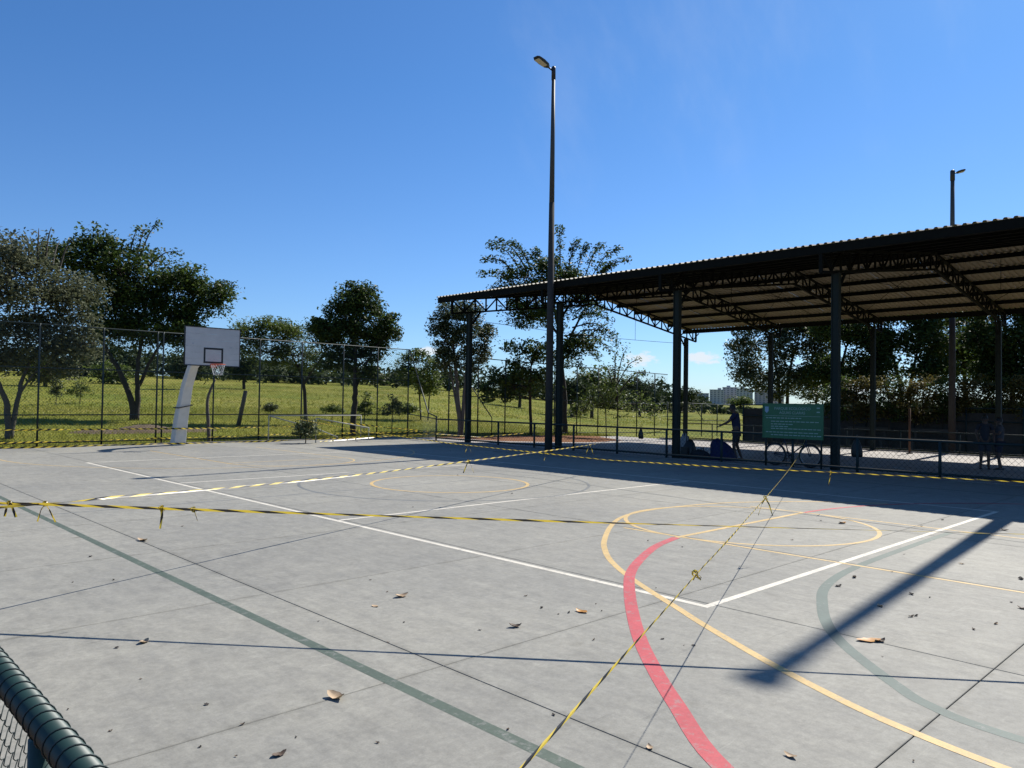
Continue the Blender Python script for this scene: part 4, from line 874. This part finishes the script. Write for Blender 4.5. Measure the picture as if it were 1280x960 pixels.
# ------------------------------------------------------------------ vegetation
DENS = 1.45
def leaf_quads(C, size, rng, flat=.5):
    """one folded diamond per centre: two triangles sharing the midrib"""
    N = len(C); n = rng.normal(size=(N, 3)); n[:, 2] = np.abs(n[:, 2])+flat; n /= np.linalg.norm(n, axis=1)[:, None]
    a = rng.normal(size=(N, 3)); a -= n*(a*n).sum(1)[:, None]; a /= np.linalg.norm(a, axis=1)[:, None]; b_ = np.cross(n, a)
    s = size*rng.uniform(.55, 1.25, (N, 1)); w = s*rng.uniform(.42, .62, (N, 1)); f = n*s*rng.uniform(.0, .22, (N, 1))
    V = np.stack([C-a*s*.5, C+b_*w*.5+f, C+a*s*.5, C-b_*w*.5+f], 1); return V
def tree(name, label, base, d, stems, lobes, leaf, per, mat, bark='bark', group=None, cl=.42, seed=1, shoots=(), twig=.022, flat=.5, cat_='tree', zb=None):
    rng = np.random.default_rng(seed); lr = random.Random(seed)
    B = at(base[0], base[1], d); B[2] = terrain(B[0], B[1]) if zb is None else zb
    t = thing(name, B, label, cat_, group)
    vd = np.array([B[0]-CAM[0], B[1]-CAM[1], 0]); vd /= np.linalg.norm(vd); sd = np.array([vd[1], -vd[0], 0]); k = d/FPX
    tm = MB(); allp = []
    for st in stems:
        P = []; Rr = []
        off0 = 0
        for i, (x, y, r) in enumerate(st):
            q = at(x, y, d)+vd*off0; off0 += lr.uniform(-.25, .25) if i else 0
            if i == 0 and abs(y-base[1]) < 12: q = np.array([q[0], q[1], B[2]-.1])
            P.append(q); Rr.append(r*.8)
        PP = cat(P, 4); RR = np.interp(np.linspace(0, len(P)-1, len(PP)), range(len(P)), Rr)
        PP = [p_ + np.array([lr.uniform(-.3, .3)*r_2, lr.uniform(-.3, .3)*r_2, 0]) for p_, r_2 in zip(PP, RR)]
        tm.tube(PP, list(RR), 8); allp += list(zip(PP, RR))
    tm.build('trunk', MT[bark], t, True)
    bm = MB(); Cs = []
    for (cx, cy, rx, ry, ncl) in lobes:
        o = vd*lr.uniform(-.5, .5)*rx*k; c = at(cx, cy, d)+o
        # limb to the lobe
        pp = min(allp, key=lambda q: np.linalg.norm(q[0]-c)+(.6*max(0, q[0][2]-c[2]))) if allp else (B, .1)
        mid = (pp[0]+c)/2+np.array([lr.uniform(-.2, .2), lr.uniform(-.2, .2), .15])
        r0 = min(pp[1]*.7, .10); bm.tube(cat([pp[0], mid, c], 3), list(np.linspace(r0, .02, 7)), 5)
        for j in range(ncl):
            u = rng.normal(size=3); u /= np.linalg.norm(u); rad = rng.uniform(.35, 1)**.55
            q = c+sd*u[0]*rx*k*rad+vd*u[1]*rx*k*.9*rad+np.array([0, 0, u[2]*ry*k*rad])
            m_ = c*.5+q*.5+rng.normal(size=3)*.12
            bm.tube([c+(q-c)*.08, m_, q], [twig, twig*.7, twig*.3], 3, cap=False)
            n = max(3, int(per*DENS*lr.uniform(.5, 1.5))); Cs.append(q+np.clip(rng.normal(size=(n, 3)), -1.5, 1.5)*np.array([cl, cl, cl*.62])*lr.uniform(.45, .95))
    for (x0, y0, x1, y1, n) in shoots:
        o0, o1 = vd*lr.uniform(-1, 1)*.6, vd*lr.uniform(-1, 1)*1.6
        a, b_ = at(x0, y0, d)+o0, at(x1, y1, d)+o1; m_ = (a+b_)/2+np.array([0, 0, .18*np.linalg.norm(b_-a)]); P = cat([a, m_, b_], 4)
        bm.tube(P, list(np.linspace(.05, .008, len(P))), 4)
        Q = np.array(P); tt = rng.uniform(.25, 1, n)*(len(P)-1); i0 = np.minimum(tt.astype(int), len(P)-2); f = (tt-i0)[:, None]
        Cs.append(Q[i0]*(1-f)+Q[i0+1]*f+np.clip(rng.normal(size=(n, 3)), -1.4, 1.4)*.15)
    if bm.v: bm.build('branches', MT[bark], t, True)
    C = np.concatenate(Cs)-B; V = leaf_quads(C, leaf*1.12, rng, flat)
    link('crown', quads_mesh('crown', V, MT[mat]), t); return t

# left olive tree with pale dry twigs
tree('olive_leaved_tree', 'greyish olive tree with two forked trunks and bare top twigs, at the fence', (12, 535), 34.5,
     [[(12, 535, .17), (10, 515, .14), (2, 488, .11), (-12, 455, .08), (-20, 420, .05)], [(14, 528, .13), (24, 490, .10), (34, 460, .075), (52, 430, .05)], [(22, 497, .06), (40, 470, .045), (60, 455, .03)]],
     [(-25, 370, 40, 42, 20), (10, 350, 36, 40, 24), (45, 370, 40, 42, 26), (78, 400, 34, 40, 24), (92, 370, 26, 26, 14), (30, 420, 44, 30, 24), (70, 450, 34, 22, 18), (-10, 430, 36, 30, 16), (20, 318, 30, 20, 8), (100, 430, 18, 20, 10)],
     .15, 78, 'L_olive', 'barkgrey', seed=11, cl=.50, shoots=[(10+i*9, 340, -8+i*14, 288+abs(i-4)*5, 10) for i in range(8)])
# big dark tree
tree('large_dark_tree', 'large spreading dark green tree with forked trunk beside the mound of soil', (168, 519), 45,
     [[(168, 519, .24), (163, 495, .19), (150, 465, .16), (132, 435, .12), (120, 410, .08)], [(170, 518, .22), (172, 490, .17), (172, 460, .14), (178, 420, .10), (185, 370, .06)], [(174, 482, .12), (186, 455, .1), (205, 425, .07), (235, 395, .04)]],
     [(80, 325, 26, 20, 22), (110, 330, 26, 24, 26), (150, 340, 34, 38, 52), (190, 345, 32, 34, 48), (135, 385, 36, 34, 50), (180, 395, 40, 34, 56), (222, 370, 34, 30, 40), (255, 365, 26, 20, 24), (274, 372, 14, 16, 12), (215, 410, 30, 22, 26), (240, 395, 22, 20, 16), (120, 310, 18, 18, 12), (150, 420, 30, 20, 22), (240, 345, 18, 18, 12), (65, 318, 12, 14, 8), (238, 420, 18, 20, 14)],
     .20, 46, 'L_dark', seed=12, cl=.48, shoots=[(170, 330, 184, 280, 60), (172, 330, 200, 277, 60), (160, 330, 172, 292, 50), (110, 330, 118, 292, 40), (130, 330, 136, 300, 40), (185, 335, 225, 318, 30), (255, 370, 288, 358, 40), (250, 380, 286, 382, 40)])
# group right of the hoop
tree('flat_topped_tree', 'flat topped feathery tree with one slim trunk behind the tipped goal', (383, 522), 44,
     [[(383, 522, .14), (381, 490, .12), (375, 465, .09), (362, 440, .06)], [(380, 480, .08), (396, 455, .06), (408, 440, .04)]],
     [(320, 415, 24, 12, 20), (345, 412, 28, 13, 26), (372, 418, 26, 14, 22), (335, 440, 28, 16, 24), (370, 445, 28, 18, 24), (310, 430, 18, 14, 12), (395, 450, 16, 14, 12)],
     .15, 55, 'L_mid', seed=13, cl=.42, flat=1.2)
tree('round_headed_tree', 'dense rounded dark tree with straight trunk rising over the back fence', (441, 537), 36.8,
     [[(441, 537, .20), (443, 510, .17), (444, 485, .14), (444, 450, .10), (442, 410, .06)], [(444, 487, .09), (455, 462, .06), (465, 440, .04)]],
     [(438, 372, 22, 20, 30), (455, 372, 18, 16, 20), (425, 398, 28, 24, 42), (460, 400, 28, 26, 40), (408, 415, 22, 18, 26), (440, 425, 40, 24, 48), (478, 418, 22, 22, 28), (415, 445, 26, 18, 22), (455, 455, 26, 18, 22), (487, 405, 12, 14, 10), (470, 470, 16, 14, 10), (395, 408, 10, 10, 8)],
     .15, 52, 'L_dark', seed=14, cl=.32)
tree('small_round_tree', 'small rounded grey green tree on thin stems past the fence corner', (527, 512), 52,
     [[(526, 512, .07), (524, 490, .06), (520, 470, .04)], [(535, 512, .06), (537, 492, .05), (540, 470, .03)]],
     [(505, 460, 14, 16, 14), (522, 452, 18, 16, 18), (540, 462, 14, 18, 16), (520, 478, 22, 16, 20), (536, 482, 14, 12, 10)], .16, 50, 'L_mid', seed=15, cl=.40)
tree('slender_tree', 'slender tree with several grey trunks and drooping leaves beside the shelter corner', (575, 538), 37.5,
     [[(575, 538, .16), (573, 500, .13), (569, 460, .10), (566, 420, .06)], [(576, 536, .13), (580, 500, .11), (583, 460, .08), (588, 420, .05)], [(573, 520, .08), (566, 480, .06), (560, 440, .04)]],
     [(560, 392, 18, 20, 24), (580, 388, 18, 16, 20), (556, 425, 16, 24, 26), (578, 425, 18, 24, 26), (600, 412, 14, 22, 18), (560, 455, 16, 16, 16), (598, 442, 16, 20, 18), (580, 460, 16, 12, 10), (548, 410, 8, 16, 8)],
     .13, 58, 'L_grey', 'barkgrey', seed=16, cl=.30)
sh = []
for (x0, y0, x1, y1) in [(650, 350, 605, 330), (655, 345, 612, 312), (660, 340, 620, 298), (665, 340, 640, 305), (680, 340, 668, 312), (700, 340, 700, 292), (710, 340, 722, 300), (720, 345, 735, 305), (730, 350, 752, 312), (735, 355, 772, 315), (740, 360, 788, 322), (730, 370, 770, 345), (650, 360, 600, 345), (655, 370, 612, 362), (700, 350, 690, 318), (690, 345, 655, 318), (745, 360, 762, 330)]: sh.append((x0, y0, x1, y1, 190))
for (x0, y0, x1, y1) in [(715, 400, 768, 400), (715, 410, 772, 420), (715, 420, 765, 438), (705, 430, 750, 448), (720, 390, 760, 385), (725, 415, 775, 432), (700, 440, 728, 462), (705, 420, 742, 440)]: sh.append((x0, y0, x1, y1, 190))
tree('tall_feathery_tree', 'tall feathery tree spreading above the shelter roof behind the lamp post', (706, 528), 46,
     [[(706, 528, .22), (705, 490, .19), (702, 450, .16), (698, 410, .12), (690, 370, .08)], [(702, 445, .12), (716, 415, .09), (732, 385, .06)], [(699, 420, .10), (675, 385, .07), (655, 350, .04)], [(703, 450, .09), (730, 425, .06), (755, 405, .03)]],
     [(660, 345, 30, 18, 26), (690, 340, 30, 18, 26), (720, 350, 30, 18, 24), (665, 375, 34, 22, 30), (655, 395, 22, 16, 20), (690, 395, 24, 20, 16), (725, 385, 24, 18, 16), (725, 430, 26, 16, 20), (700, 450, 18, 14, 12)],
     .19, 50, 'L_dark', seed=17, cl=.45, shoots=sh, flat=.9)
tree('broad_leaved_tree', 'broad leaved young tree with low crown seen left of the lamp post', (664, 525), 42,
     [[(664, 527, .11), (663, 505, .10), (662, 485, .08), (664, 455, .05)]],
     [(650, 435, 20, 14, 11), (675, 440, 18, 16, 11), (660, 460, 26, 16, 15), (630, 470, 20, 14, 12), (645, 485, 26, 14, 12), (680, 478, 16, 16, 8), (612, 480, 14, 12, 7), (620, 495, 16, 8, 5)], .20, 34, 'L_mid', seed=18, cl=.40)
tree('leafy_sapling', 'tall loose sapling with upright shoots behind the roofed court', (770, 528), 43,
     [[(772, 530, .05), (772, 500, .045), (770, 475, .03), (768, 440, .015)], [(758, 530, .04), (756, 505, .03), (745, 485, .02)]],
     [(770, 500, 20, 22, 14), (750, 495, 20, 16, 10), (795, 505, 18, 16, 8), (768, 475, 18, 16, 9), (735, 505, 16, 16, 6), (815, 515, 16, 10, 5)], .15, 30, 'L_mid', seed=19, cl=.36,
     shoots=[(770, 480, 785, 432, 60), (768, 475, 770, 440, 50), (772, 480, 800, 450, 60), (775, 490, 805, 465, 50), (765, 480, 755, 455, 40)], twig=.012)
# young plants in the field
for i, (x, y, d, w, h, lab) in enumerate([(490, 522, 40, 20, 22, 'leafy young bush growing just past the round headed tree'), (100, 497, 60, 14, 16, 'small sapling in the field behind the olive tree'), (70, 497, 58, 8, 18, 'thin young sapling left of the large dark tree'),
        (455, 520, 41, 10, 20, 'thin sapling touching the round headed tree trunk'), (382, 548, 30.2, 18, 20, 'sparse pale shrub growing through the tipped goal frame'), (415, 515, 48, 16, 6, 'low tuft of bush behind the tipped goal'), (338, 513, 46, 10, 5, 'small flowering weed clump beside the leaning log'),
        (510, 515, 44, 12, 6, 'low dark shrub at the foot of fence corner'), (700, 520, 60, 16, 10, 'pale green bush glimpsed right of the lamp post'), (725, 520, 46, 16, 12, 'dark low bush under the feathery tree'), (850, 515, 45, 10, 8, 'low bush beyond the shelter end fence')]):
    tree('young_plant', lab, (x, y), d, [[(x, y, .03), (x+1, y-h*.6, .022), (x+2, y-h, .010)]], [(x-w*.4, y-h*.45, w*.5, h*.38, 6), (x+w*.45, y-h*.55, w*.45, h*.42, 6), (x+w*.05, y-h*1.0, w*.5, h*.5, 7), (x-w*.1, y-h*.3, w*.6, h*.25, 4)], .13, 22, 'L_mid' if i % 2 else 'L_grey', group=None, seed=40+i, cl=.20, twig=.010, cat_='plant')
# bare stick tree and leaning log
t = thing('bare_sapling', at(262, 541, 32), 'bare crooked sapling trunk standing under the hoop net', 'dead tree'); B = np.array(t.location); B[2] = terrain(B[0], B[1]); t.location = B
MB().tube(cat([B-np.array([0, 0, .1]), *[at(x, y, 32) for x, y in ((260, 525), (259, 505), (261, 493), (265, 483), (269, 474))]], 3), list(np.linspace(.075, .035, 16)), 7).build('trunk', MT['wood'], t, True)
MB().tube([at(261, 494, 32), at(263, 490, 31.8), at(267, 489, 31.7)], [.02, .015, .008], 5).build('twig', MT['wood'], t, True)
b0 = at(298, 512, 42); b0[2] = terrain(b0[0], b0[1])-.05; b1 = at(307, 489, 41.6)
t = thing('leaning_log', b0, 'short dark log post leaning to the right in the grass', 'log'); MB().tube([b0, (b0+b1)/2, b1], [.11, .105, .10], 10).build('log', MT['wood'], t, True); MB().tube([b1, b1+(b1-b0)*.006], [.09, .085], 10).build('cut_end', MT['barkgrey'], t)
# soil mound
mc = at(185, 528, 38); m = MB(); N = 40; lr = random.Random(8)
for j in range(13):
    for i in range(N):
        u, v = i/(N-1)*2-1, j/12*2-1; h = max(0, 1-u*u*(1+.2*math.sin(9*v)))*max(0, 1-v*v)
        X, Y = mc[0]+u*3.2+v*.3, mc[1]+v*1.1; m.v.append((X, Y, terrain(X, Y)-.06+h*.26*(1+.3*math.sin(7*u+2))+lr.uniform(0, .07)*h))
m.f = [(j*N+i, j*N+i+1, (j+1)*N+i+1, (j+1)*N+i) for j in range(12) for i in range(N-1)]
o = m.build('soil_mound', MT['soil'], None, True); tag(o, kind='structure')

# right side behind the shelter: dense dark trees
def dense(label, base, d, bx, mat, seed, leaf=.2, per=44, ncl=46, trunks=None, name='shade_tree', cl=.5, group='trees behind the shelter'):
    lr = random.Random(seed); L = []
    x0, x1, y0, y1 = bx; nxl = max(2, int((x1-x0)/34)); nyl = max(2, int((y1-y0)/34))
    for i in range(nxl):
        for j in range(nyl):
            cx = x0+(x1-x0)*(i+.5)/nxl+lr.uniform(-8, 8); cy = y0+(y1-y0)*(j+.5)/nyl+lr.uniform(-6, 6); e = ((cx-(x0+x1)/2)/((x1-x0)/2))**2+((cy-(y0+y1)/2)/((y1-y0)/2))**2
            if e < 1.25: L.append((cx, cy, lr.uniform(17, 26), lr.uniform(15, 22), ncl))
    st = trunks or [[(base[0], base[1], .22), (base[0]+2, (base[1]+y1)/2, .18), ((x0+x1)/2, (y0+y1)/2, .09)]]
    return tree(name, label, base, d, st, L, leaf, per, mat, seed=seed, cl=cl, group=group)
dense('dark tree with two thin trunks rising behind the notice board', (984, 530), 52, (918, 1036, 385, 490), 'L_grey', 61, .19, 46, 34, [[(976, 530, .14), (974, 490, .12), (968, 450, .08), (960, 420, .05)], [(985, 530, .16), (984, 490, .13), (990, 450, .09), (1000, 420, .05)]])
dense('dense tree hanging low behind the fourth shelter column', (1040, 535), 50, (1015, 1100, 385, 485), 'L_dark', 62)
dense('dark tree with close pair of trunks behind the sunlit paving', (1133, 540), 50, (1085, 1180, 370, 480), 'L_dark', 63, trunks=[[(1128, 540, .17), (1127, 500, .15), (1120, 460, .1), (1110, 430, .06)], [(1134, 540, .17), (1136, 500, .15), (1142, 460, .1), (1150, 430, .06)]])
dense('dark green tree around the rear lamp post', (1205, 545), 54, (1160, 1250, 370, 475), 'L_mid', 64, ncl=38)
dense('black shaded tree at the right end behind the shelter', (1262, 548), 48, (1210, 1330, 360, 490), 'L_dark', 65)
dense('wide dark tree past the end of the shelter', (1345, 548), 50, (1290, 1420, 350, 490), 'L_dark', 66)
tree('grey_leaf_tree', 'sunlit grey leaved tree between notice board and column', (1020, 520), 62, [[(1020, 520, .12), (1020, 490, .1), (1020, 470, .05)]], [(1000, 480, 18, 14, 14), (1022, 470, 18, 14, 16), (1045, 485, 16, 14, 14), (1010, 495, 20, 10, 12)], .2, 45, 'L_grey', seed=67, cl=.5)
# yellowish hedge plants in a row
for i, x in enumerate(range(1045, 1300, 22)):
    lr = random.Random(80+i); y = 500+i*.4
    tree('hedge_shrub', 'yellowish dry hedge shrub in the row behind the dark fence wall', (x, y+26), 44, [[(x, y+30, .04), (x+lr.uniform(-3, 3), y+5, .03), (x, y-12, .015)]], [(x-6, y-10, 12, 14, 9), (x+7, y-16, 12, 14, 9), (x, y+4, 14, 12, 9), (x, y+16, 14, 10, 9)], .14, 34, 'L_yel' if i % 3 else 'L_dark', seed=90+i, cl=.30, group='hedge shrubs behind the wall', cat_='shrub', twig=.012)
# dark wall with rails behind the roofed court
WX = 36.5; wz = -.50
t = thing('dark_wall', (WX, 3, wz), 'low dark wall with pipe rails behind the sunlit paving', 'wall')
for k in range(16):
    ya = 19.9-2.4*k; MB().box((WX, ya-1.19, wz+.92), (.16, 2.37, 2.1)).build('wall_panel', MT['wall'], t); MB().tube([(WX-.12, ya, wz-.1), (WX-.12, ya, wz+2.2)], .035, 8).build('post', MT['fence'], t, True)
for z in (2.2, 1.55): MB().tube([(WX-.12, 20.0, wz+z), (WX-.12, -18.6, wz+z)], .032, 8).build('rail', MT['fence'], t, True)
o = diag_mesh((WX-.12, 20), (WX-.12, -18.6), wz+1.4, wz+2.18, .08, .002).build('chain_mesh', MT['wire'], t); tag(o, kind='stuff')
# two pale benches in front of it
for i, Y in enumerate((12.3, 9.2)):
    t = thing('concrete_bench', (35.4, Y, -.42), ('pale slab bench against the dark wall left of the rusty pole', 'pale slab bench against the dark wall nearer the rear lamp post')[i], 'bench')
    MB().box((35.4, Y, .12), (.42, 2.2, .08)).build('seat', MT['conc_pole'], t); MB().box((35.75, Y, .55), (.07, 2.2, .16)).build('backrest', MT['conc_pole'], t)
    for s in (-.8, .8): MB().box((35.4, Y+s, -.19), (.34, .14, .54)).build('leg', MT['conc_pole'], t); MB().box((35.73, Y+s, .12), (.05, .08, .78)).build('back_support', MT['conc_pole'], t)
q = onX(1137, 540, 29.6); t = thing('rusty_pole', (29.6, q[1], FZ), 'slim rusty orange pole standing at the edge of sunlit paving', 'pole')
MB().tube([(29.6, q[1], FZ), (29.6, q[1], 1.65)], .045, 8).build('shaft', plain('rust', (.11, .05, .025), .8, var=.4), t, True); MB().box((29.6, q[1], FZ+.02), (.2, .2, .04)).build('foot_plate', MT['steel'], t)

# far wood along the skyline: one mass
rng = np.random.default_rng(99); Cs = []; tm = MB()
def woodheight(x):
    return np.interp(x, [-80, 0, 60, 130, 200, 300, 330, 400, 480, 540, 600, 680, 760, 830, 870, 905, 960, 1050, 1400], [20, 22, 24, 34, 26, 22, 24, 22, 20, 22, 30, 26, 34, 32, 22, 6, 4, 16, 20])
for i in range(210):
    x = rng.uniform(-90, 1400); d = rng.uniform(150, 185); B = at(x, 490, d); z0 = terrain(B[0], B[1]); h = (woodheight(x)*rng.uniform(.7, 1.15))/FPX*d; w = rng.uniform(2.0, 4.5)
    n = int(60+90*min(1, h/5)); u = rng.normal(size=(n, 3)); u /= np.linalg.norm(u, axis=1)[:, None]; u *= rng.uniform(.4, 1, (n, 1))**.5
    Cs.append(np.array([B[0], B[1], z0+h*.52])+u*np.array([w, w, h*.52])); tm.tube([(B[0], B[1], z0-.2), (B[0], B[1], z0+h*.6)], .2, 4, cap=False)
V = leaf_quads(np.concatenate(Cs), 1.25, rng, .6); o = link('far_wood', quads_mesh('far_wood', V, MT['L_far'])); tag(o, 'distant dark belt of trees closing the field along the skyline', 'woodland', kind='stuff')
# some single far trees that stand clear of it
for i, (x, y, d, w, h, lab) in enumerate([(57, 480, 95, 30, 30, 'far tree standing behind the olive tree'), (238, 478, 95, 34, 34, 'far dark tree with thick trunk framed under the backboard'), (305, 480, 105, 34, 38, 'far rounded tree showing right of the backboard'), (140, 482, 110, 40, 26, 'far pale tree seen between trunks of the large dark tree'),
        (650, 500, 100, 40, 36, 'far bushy tree behind the low broad leaved tree'), (715, 503, 85, 34, 26, 'far brownish bush right of the shelter column'), (740, 505, 90, 40, 44, 'far rounded dark bush behind the tall sapling'), (800, 507, 120, 44, 38, 'far tree clump left of the third column'), (858, 507, 130, 24, 20, 'far low tree beside the rear column'), (925, 507, 170, 26, 9, 'far pale bushes below the apartment blocks')]):
    L = [(x+w*a, y-h*b_, w*.33, h*.30, 9) for a, b_ in ((-.3, .55), (0, .8), (.3, .6), (-.15, .45), (.2, .42))]
    tree('far_tree', lab, (x, y), d, [[(x, y, .28), (x, y-h*.25, .22), (x, y-h*.5, .12)]], L, .42, 26, 'L_far' if i % 3 else 'L_mid', seed=120+i, cl=.9, group='trees at the far side of the field', twig=.05)
# grass blades beyond the fence
rng = np.random.default_rng(5); n = 70000; X = rng.uniform(-14, 32, n); Y = 25.7+rng.uniform(0, 1, n)**1.5*26
keep = ~((X > 14.2) & (Y < 22)); X, Y = X[keep], Y[keep]; Z = np.array([terrain(a, b_) for a, b_ in zip(X, Y)]); n = len(X)
h = rng.uniform(.05, .17, n); a = rng.uniform(0, 6.28, n); w = .014; dx, dy = np.cos(a)*w, np.sin(a)*w; lx, ly = rng.normal(0, .05, n), rng.normal(0, .05, n)
V = np.stack([np.stack([X-dx, Y-dy, Z-.01], 1), np.stack([X+dx, Y+dy, Z-.01], 1), np.stack([X+lx, Y+ly, Z+h], 1)], 1)
MT['grass'] = leafmat('grass_blade', (.135, .165, .018), (.28, .26, .055), .5, .6)
o = link('grass', quads_mesh('grass', V, MT['grass'])); tag(o, 'short uneven grass covering the field past the fence', 'grass', kind='stuff')
n = 9000; X = rng.uniform(31.2, 36, n); Y = rng.uniform(-12, 24, n); Z = np.array([terrain(a, b_) for a, b_ in zip(X, Y)]); h = rng.uniform(.05, .14, n); a = rng.uniform(0, 6.28, n); dx, dy = np.cos(a)*w, np.sin(a)*w; lx, ly = rng.normal(0, .04, n), rng.normal(0, .04, n)
V = np.stack([np.stack([X-dx, Y-dy, Z-.01], 1), np.stack([X+dx, Y+dy, Z-.01], 1), np.stack([X+lx, Y+ly, Z+h], 1)], 1)
o = link('grass_strip', quads_mesh('grass_strip', V, MT['grass'])); tag(o, 'strip of sunlit grass between paving and dark wall', 'grass', kind='stuff')

n = 60000; X = rng.uniform(-30, 95, n); Y = 42+rng.uniform(0, 1, n)**1.2*70; Z = np.array([terrain(a, b_) for a, b_ in zip(X, Y)]); cl_ = np.sin(X*.7+np.sin(Y*.33)*2)*np.sin(Y*.5+np.sin(X*.21)*3); h = rng.uniform(.04, .12, n)*(1+.9*np.clip(cl_, 0, 1)); a = rng.uniform(0, 6.28, n); w = .05; dx, dy = np.cos(a)*w, np.sin(a)*w; lx, ly = rng.normal(0, .09, n), rng.normal(0, .09, n)
V = np.stack([np.stack([X-dx, Y-dy, Z-.02], 1), np.stack([X+dx, Y+dy, Z-.02], 1), np.stack([X+lx, Y+ly, Z+h], 1)], 1)
o = link('meadow_grass', quads_mesh('meadow_grass', V, MT['grass'])); tag(o, 'taller tufted grass over the rising meadow toward the far wood', 'grass', kind='stuff')

# ------------------------------------------------------------------ distant apartment blocks
MT['bl1'] = plain('block_cream', (.50, .47, .44), .8, var=.05, scale=.05); MT['bl2'] = plain('block_grey', (.36, .37, .40), .8, var=.05, scale=.05); MT['bl3'] = plain('block_rose', (.42, .35, .33), .8, var=.05, scale=.05); MT['bwin'] = plain('block_window', (.08, .10, .13), .3)
D = 1250
def block(x0, x1, ytop, mat, lab, floors, seed, dd=0):
    lr = random.Random(seed); a, b_ = at(x0, 500, D+dd), at(x1, 500, D+dd); ztop = at((x0+x1)/2, ytop, D+dd)[2]; c = (a+b_)/2; wd = np.linalg.norm((b_-a)[:2]); ang = math.atan2(b_[1]-a[1], b_[0]-a[0]); zb = terrain(c[0], c[1]); H = ztop-zb
    t = thing('apartment_block', (c[0], c[1], zb), lab, 'building', 'apartment blocks on the skyline', rz=ang)
    MB().box((0, 9, H/2-.5), (wd, 18, H+1)).build('wall', MT[mat], t, False, True)
    rf = MB().box((0, 9, H+.4), (wd+.6, 18.6, .8)).build('roof', MT['bl2'], t, False, True); MB().box((lr.uniform(-.2, .2)*wd, 9, H+2.1), (wd*.25, 7, 2.6)).build('water_tank', MT[mat], rf, False, True)
    nw = max(2, int(wd/5)); fh = H/floors
    wm = MB().box((0, -.02, 0), (wd/nw*.5, .35, fh*.45)).mesh('window', MT['bwin'])
    for f in range(1, floors):
        for k in range(nw):
            o = link('window', wm, t); o.location = (-wd/2+wd*(k+.5)/nw, 0, fh*(f+.5))
block(868, 886, 492, 'bl2', 'low grey apartment block at the left end of the skyline group', 6, 1); block(887, 905, 487.5, 'bl1', 'cream apartment block between the low grey and the tallest block', 8, 2)
block(903, 922, 484.5, 'bl2', 'tallest grey apartment block with roof tank', 9, 3, 60); block(920, 941, 486, 'bl1', 'broad cream apartment block right of the tallest', 8, 4); block(943, 962, 486, 'bl3', 'rose tinted apartment block partly behind column', 8, 5); block(963, 980, 488.5, 'bl1', 'pale apartment block at the right end of the skyline group', 8, 6, 40); block(1050, 1072, 490, 'bl2', 'lone grey block glimpsed between trees right of the fourth column', 7, 7)
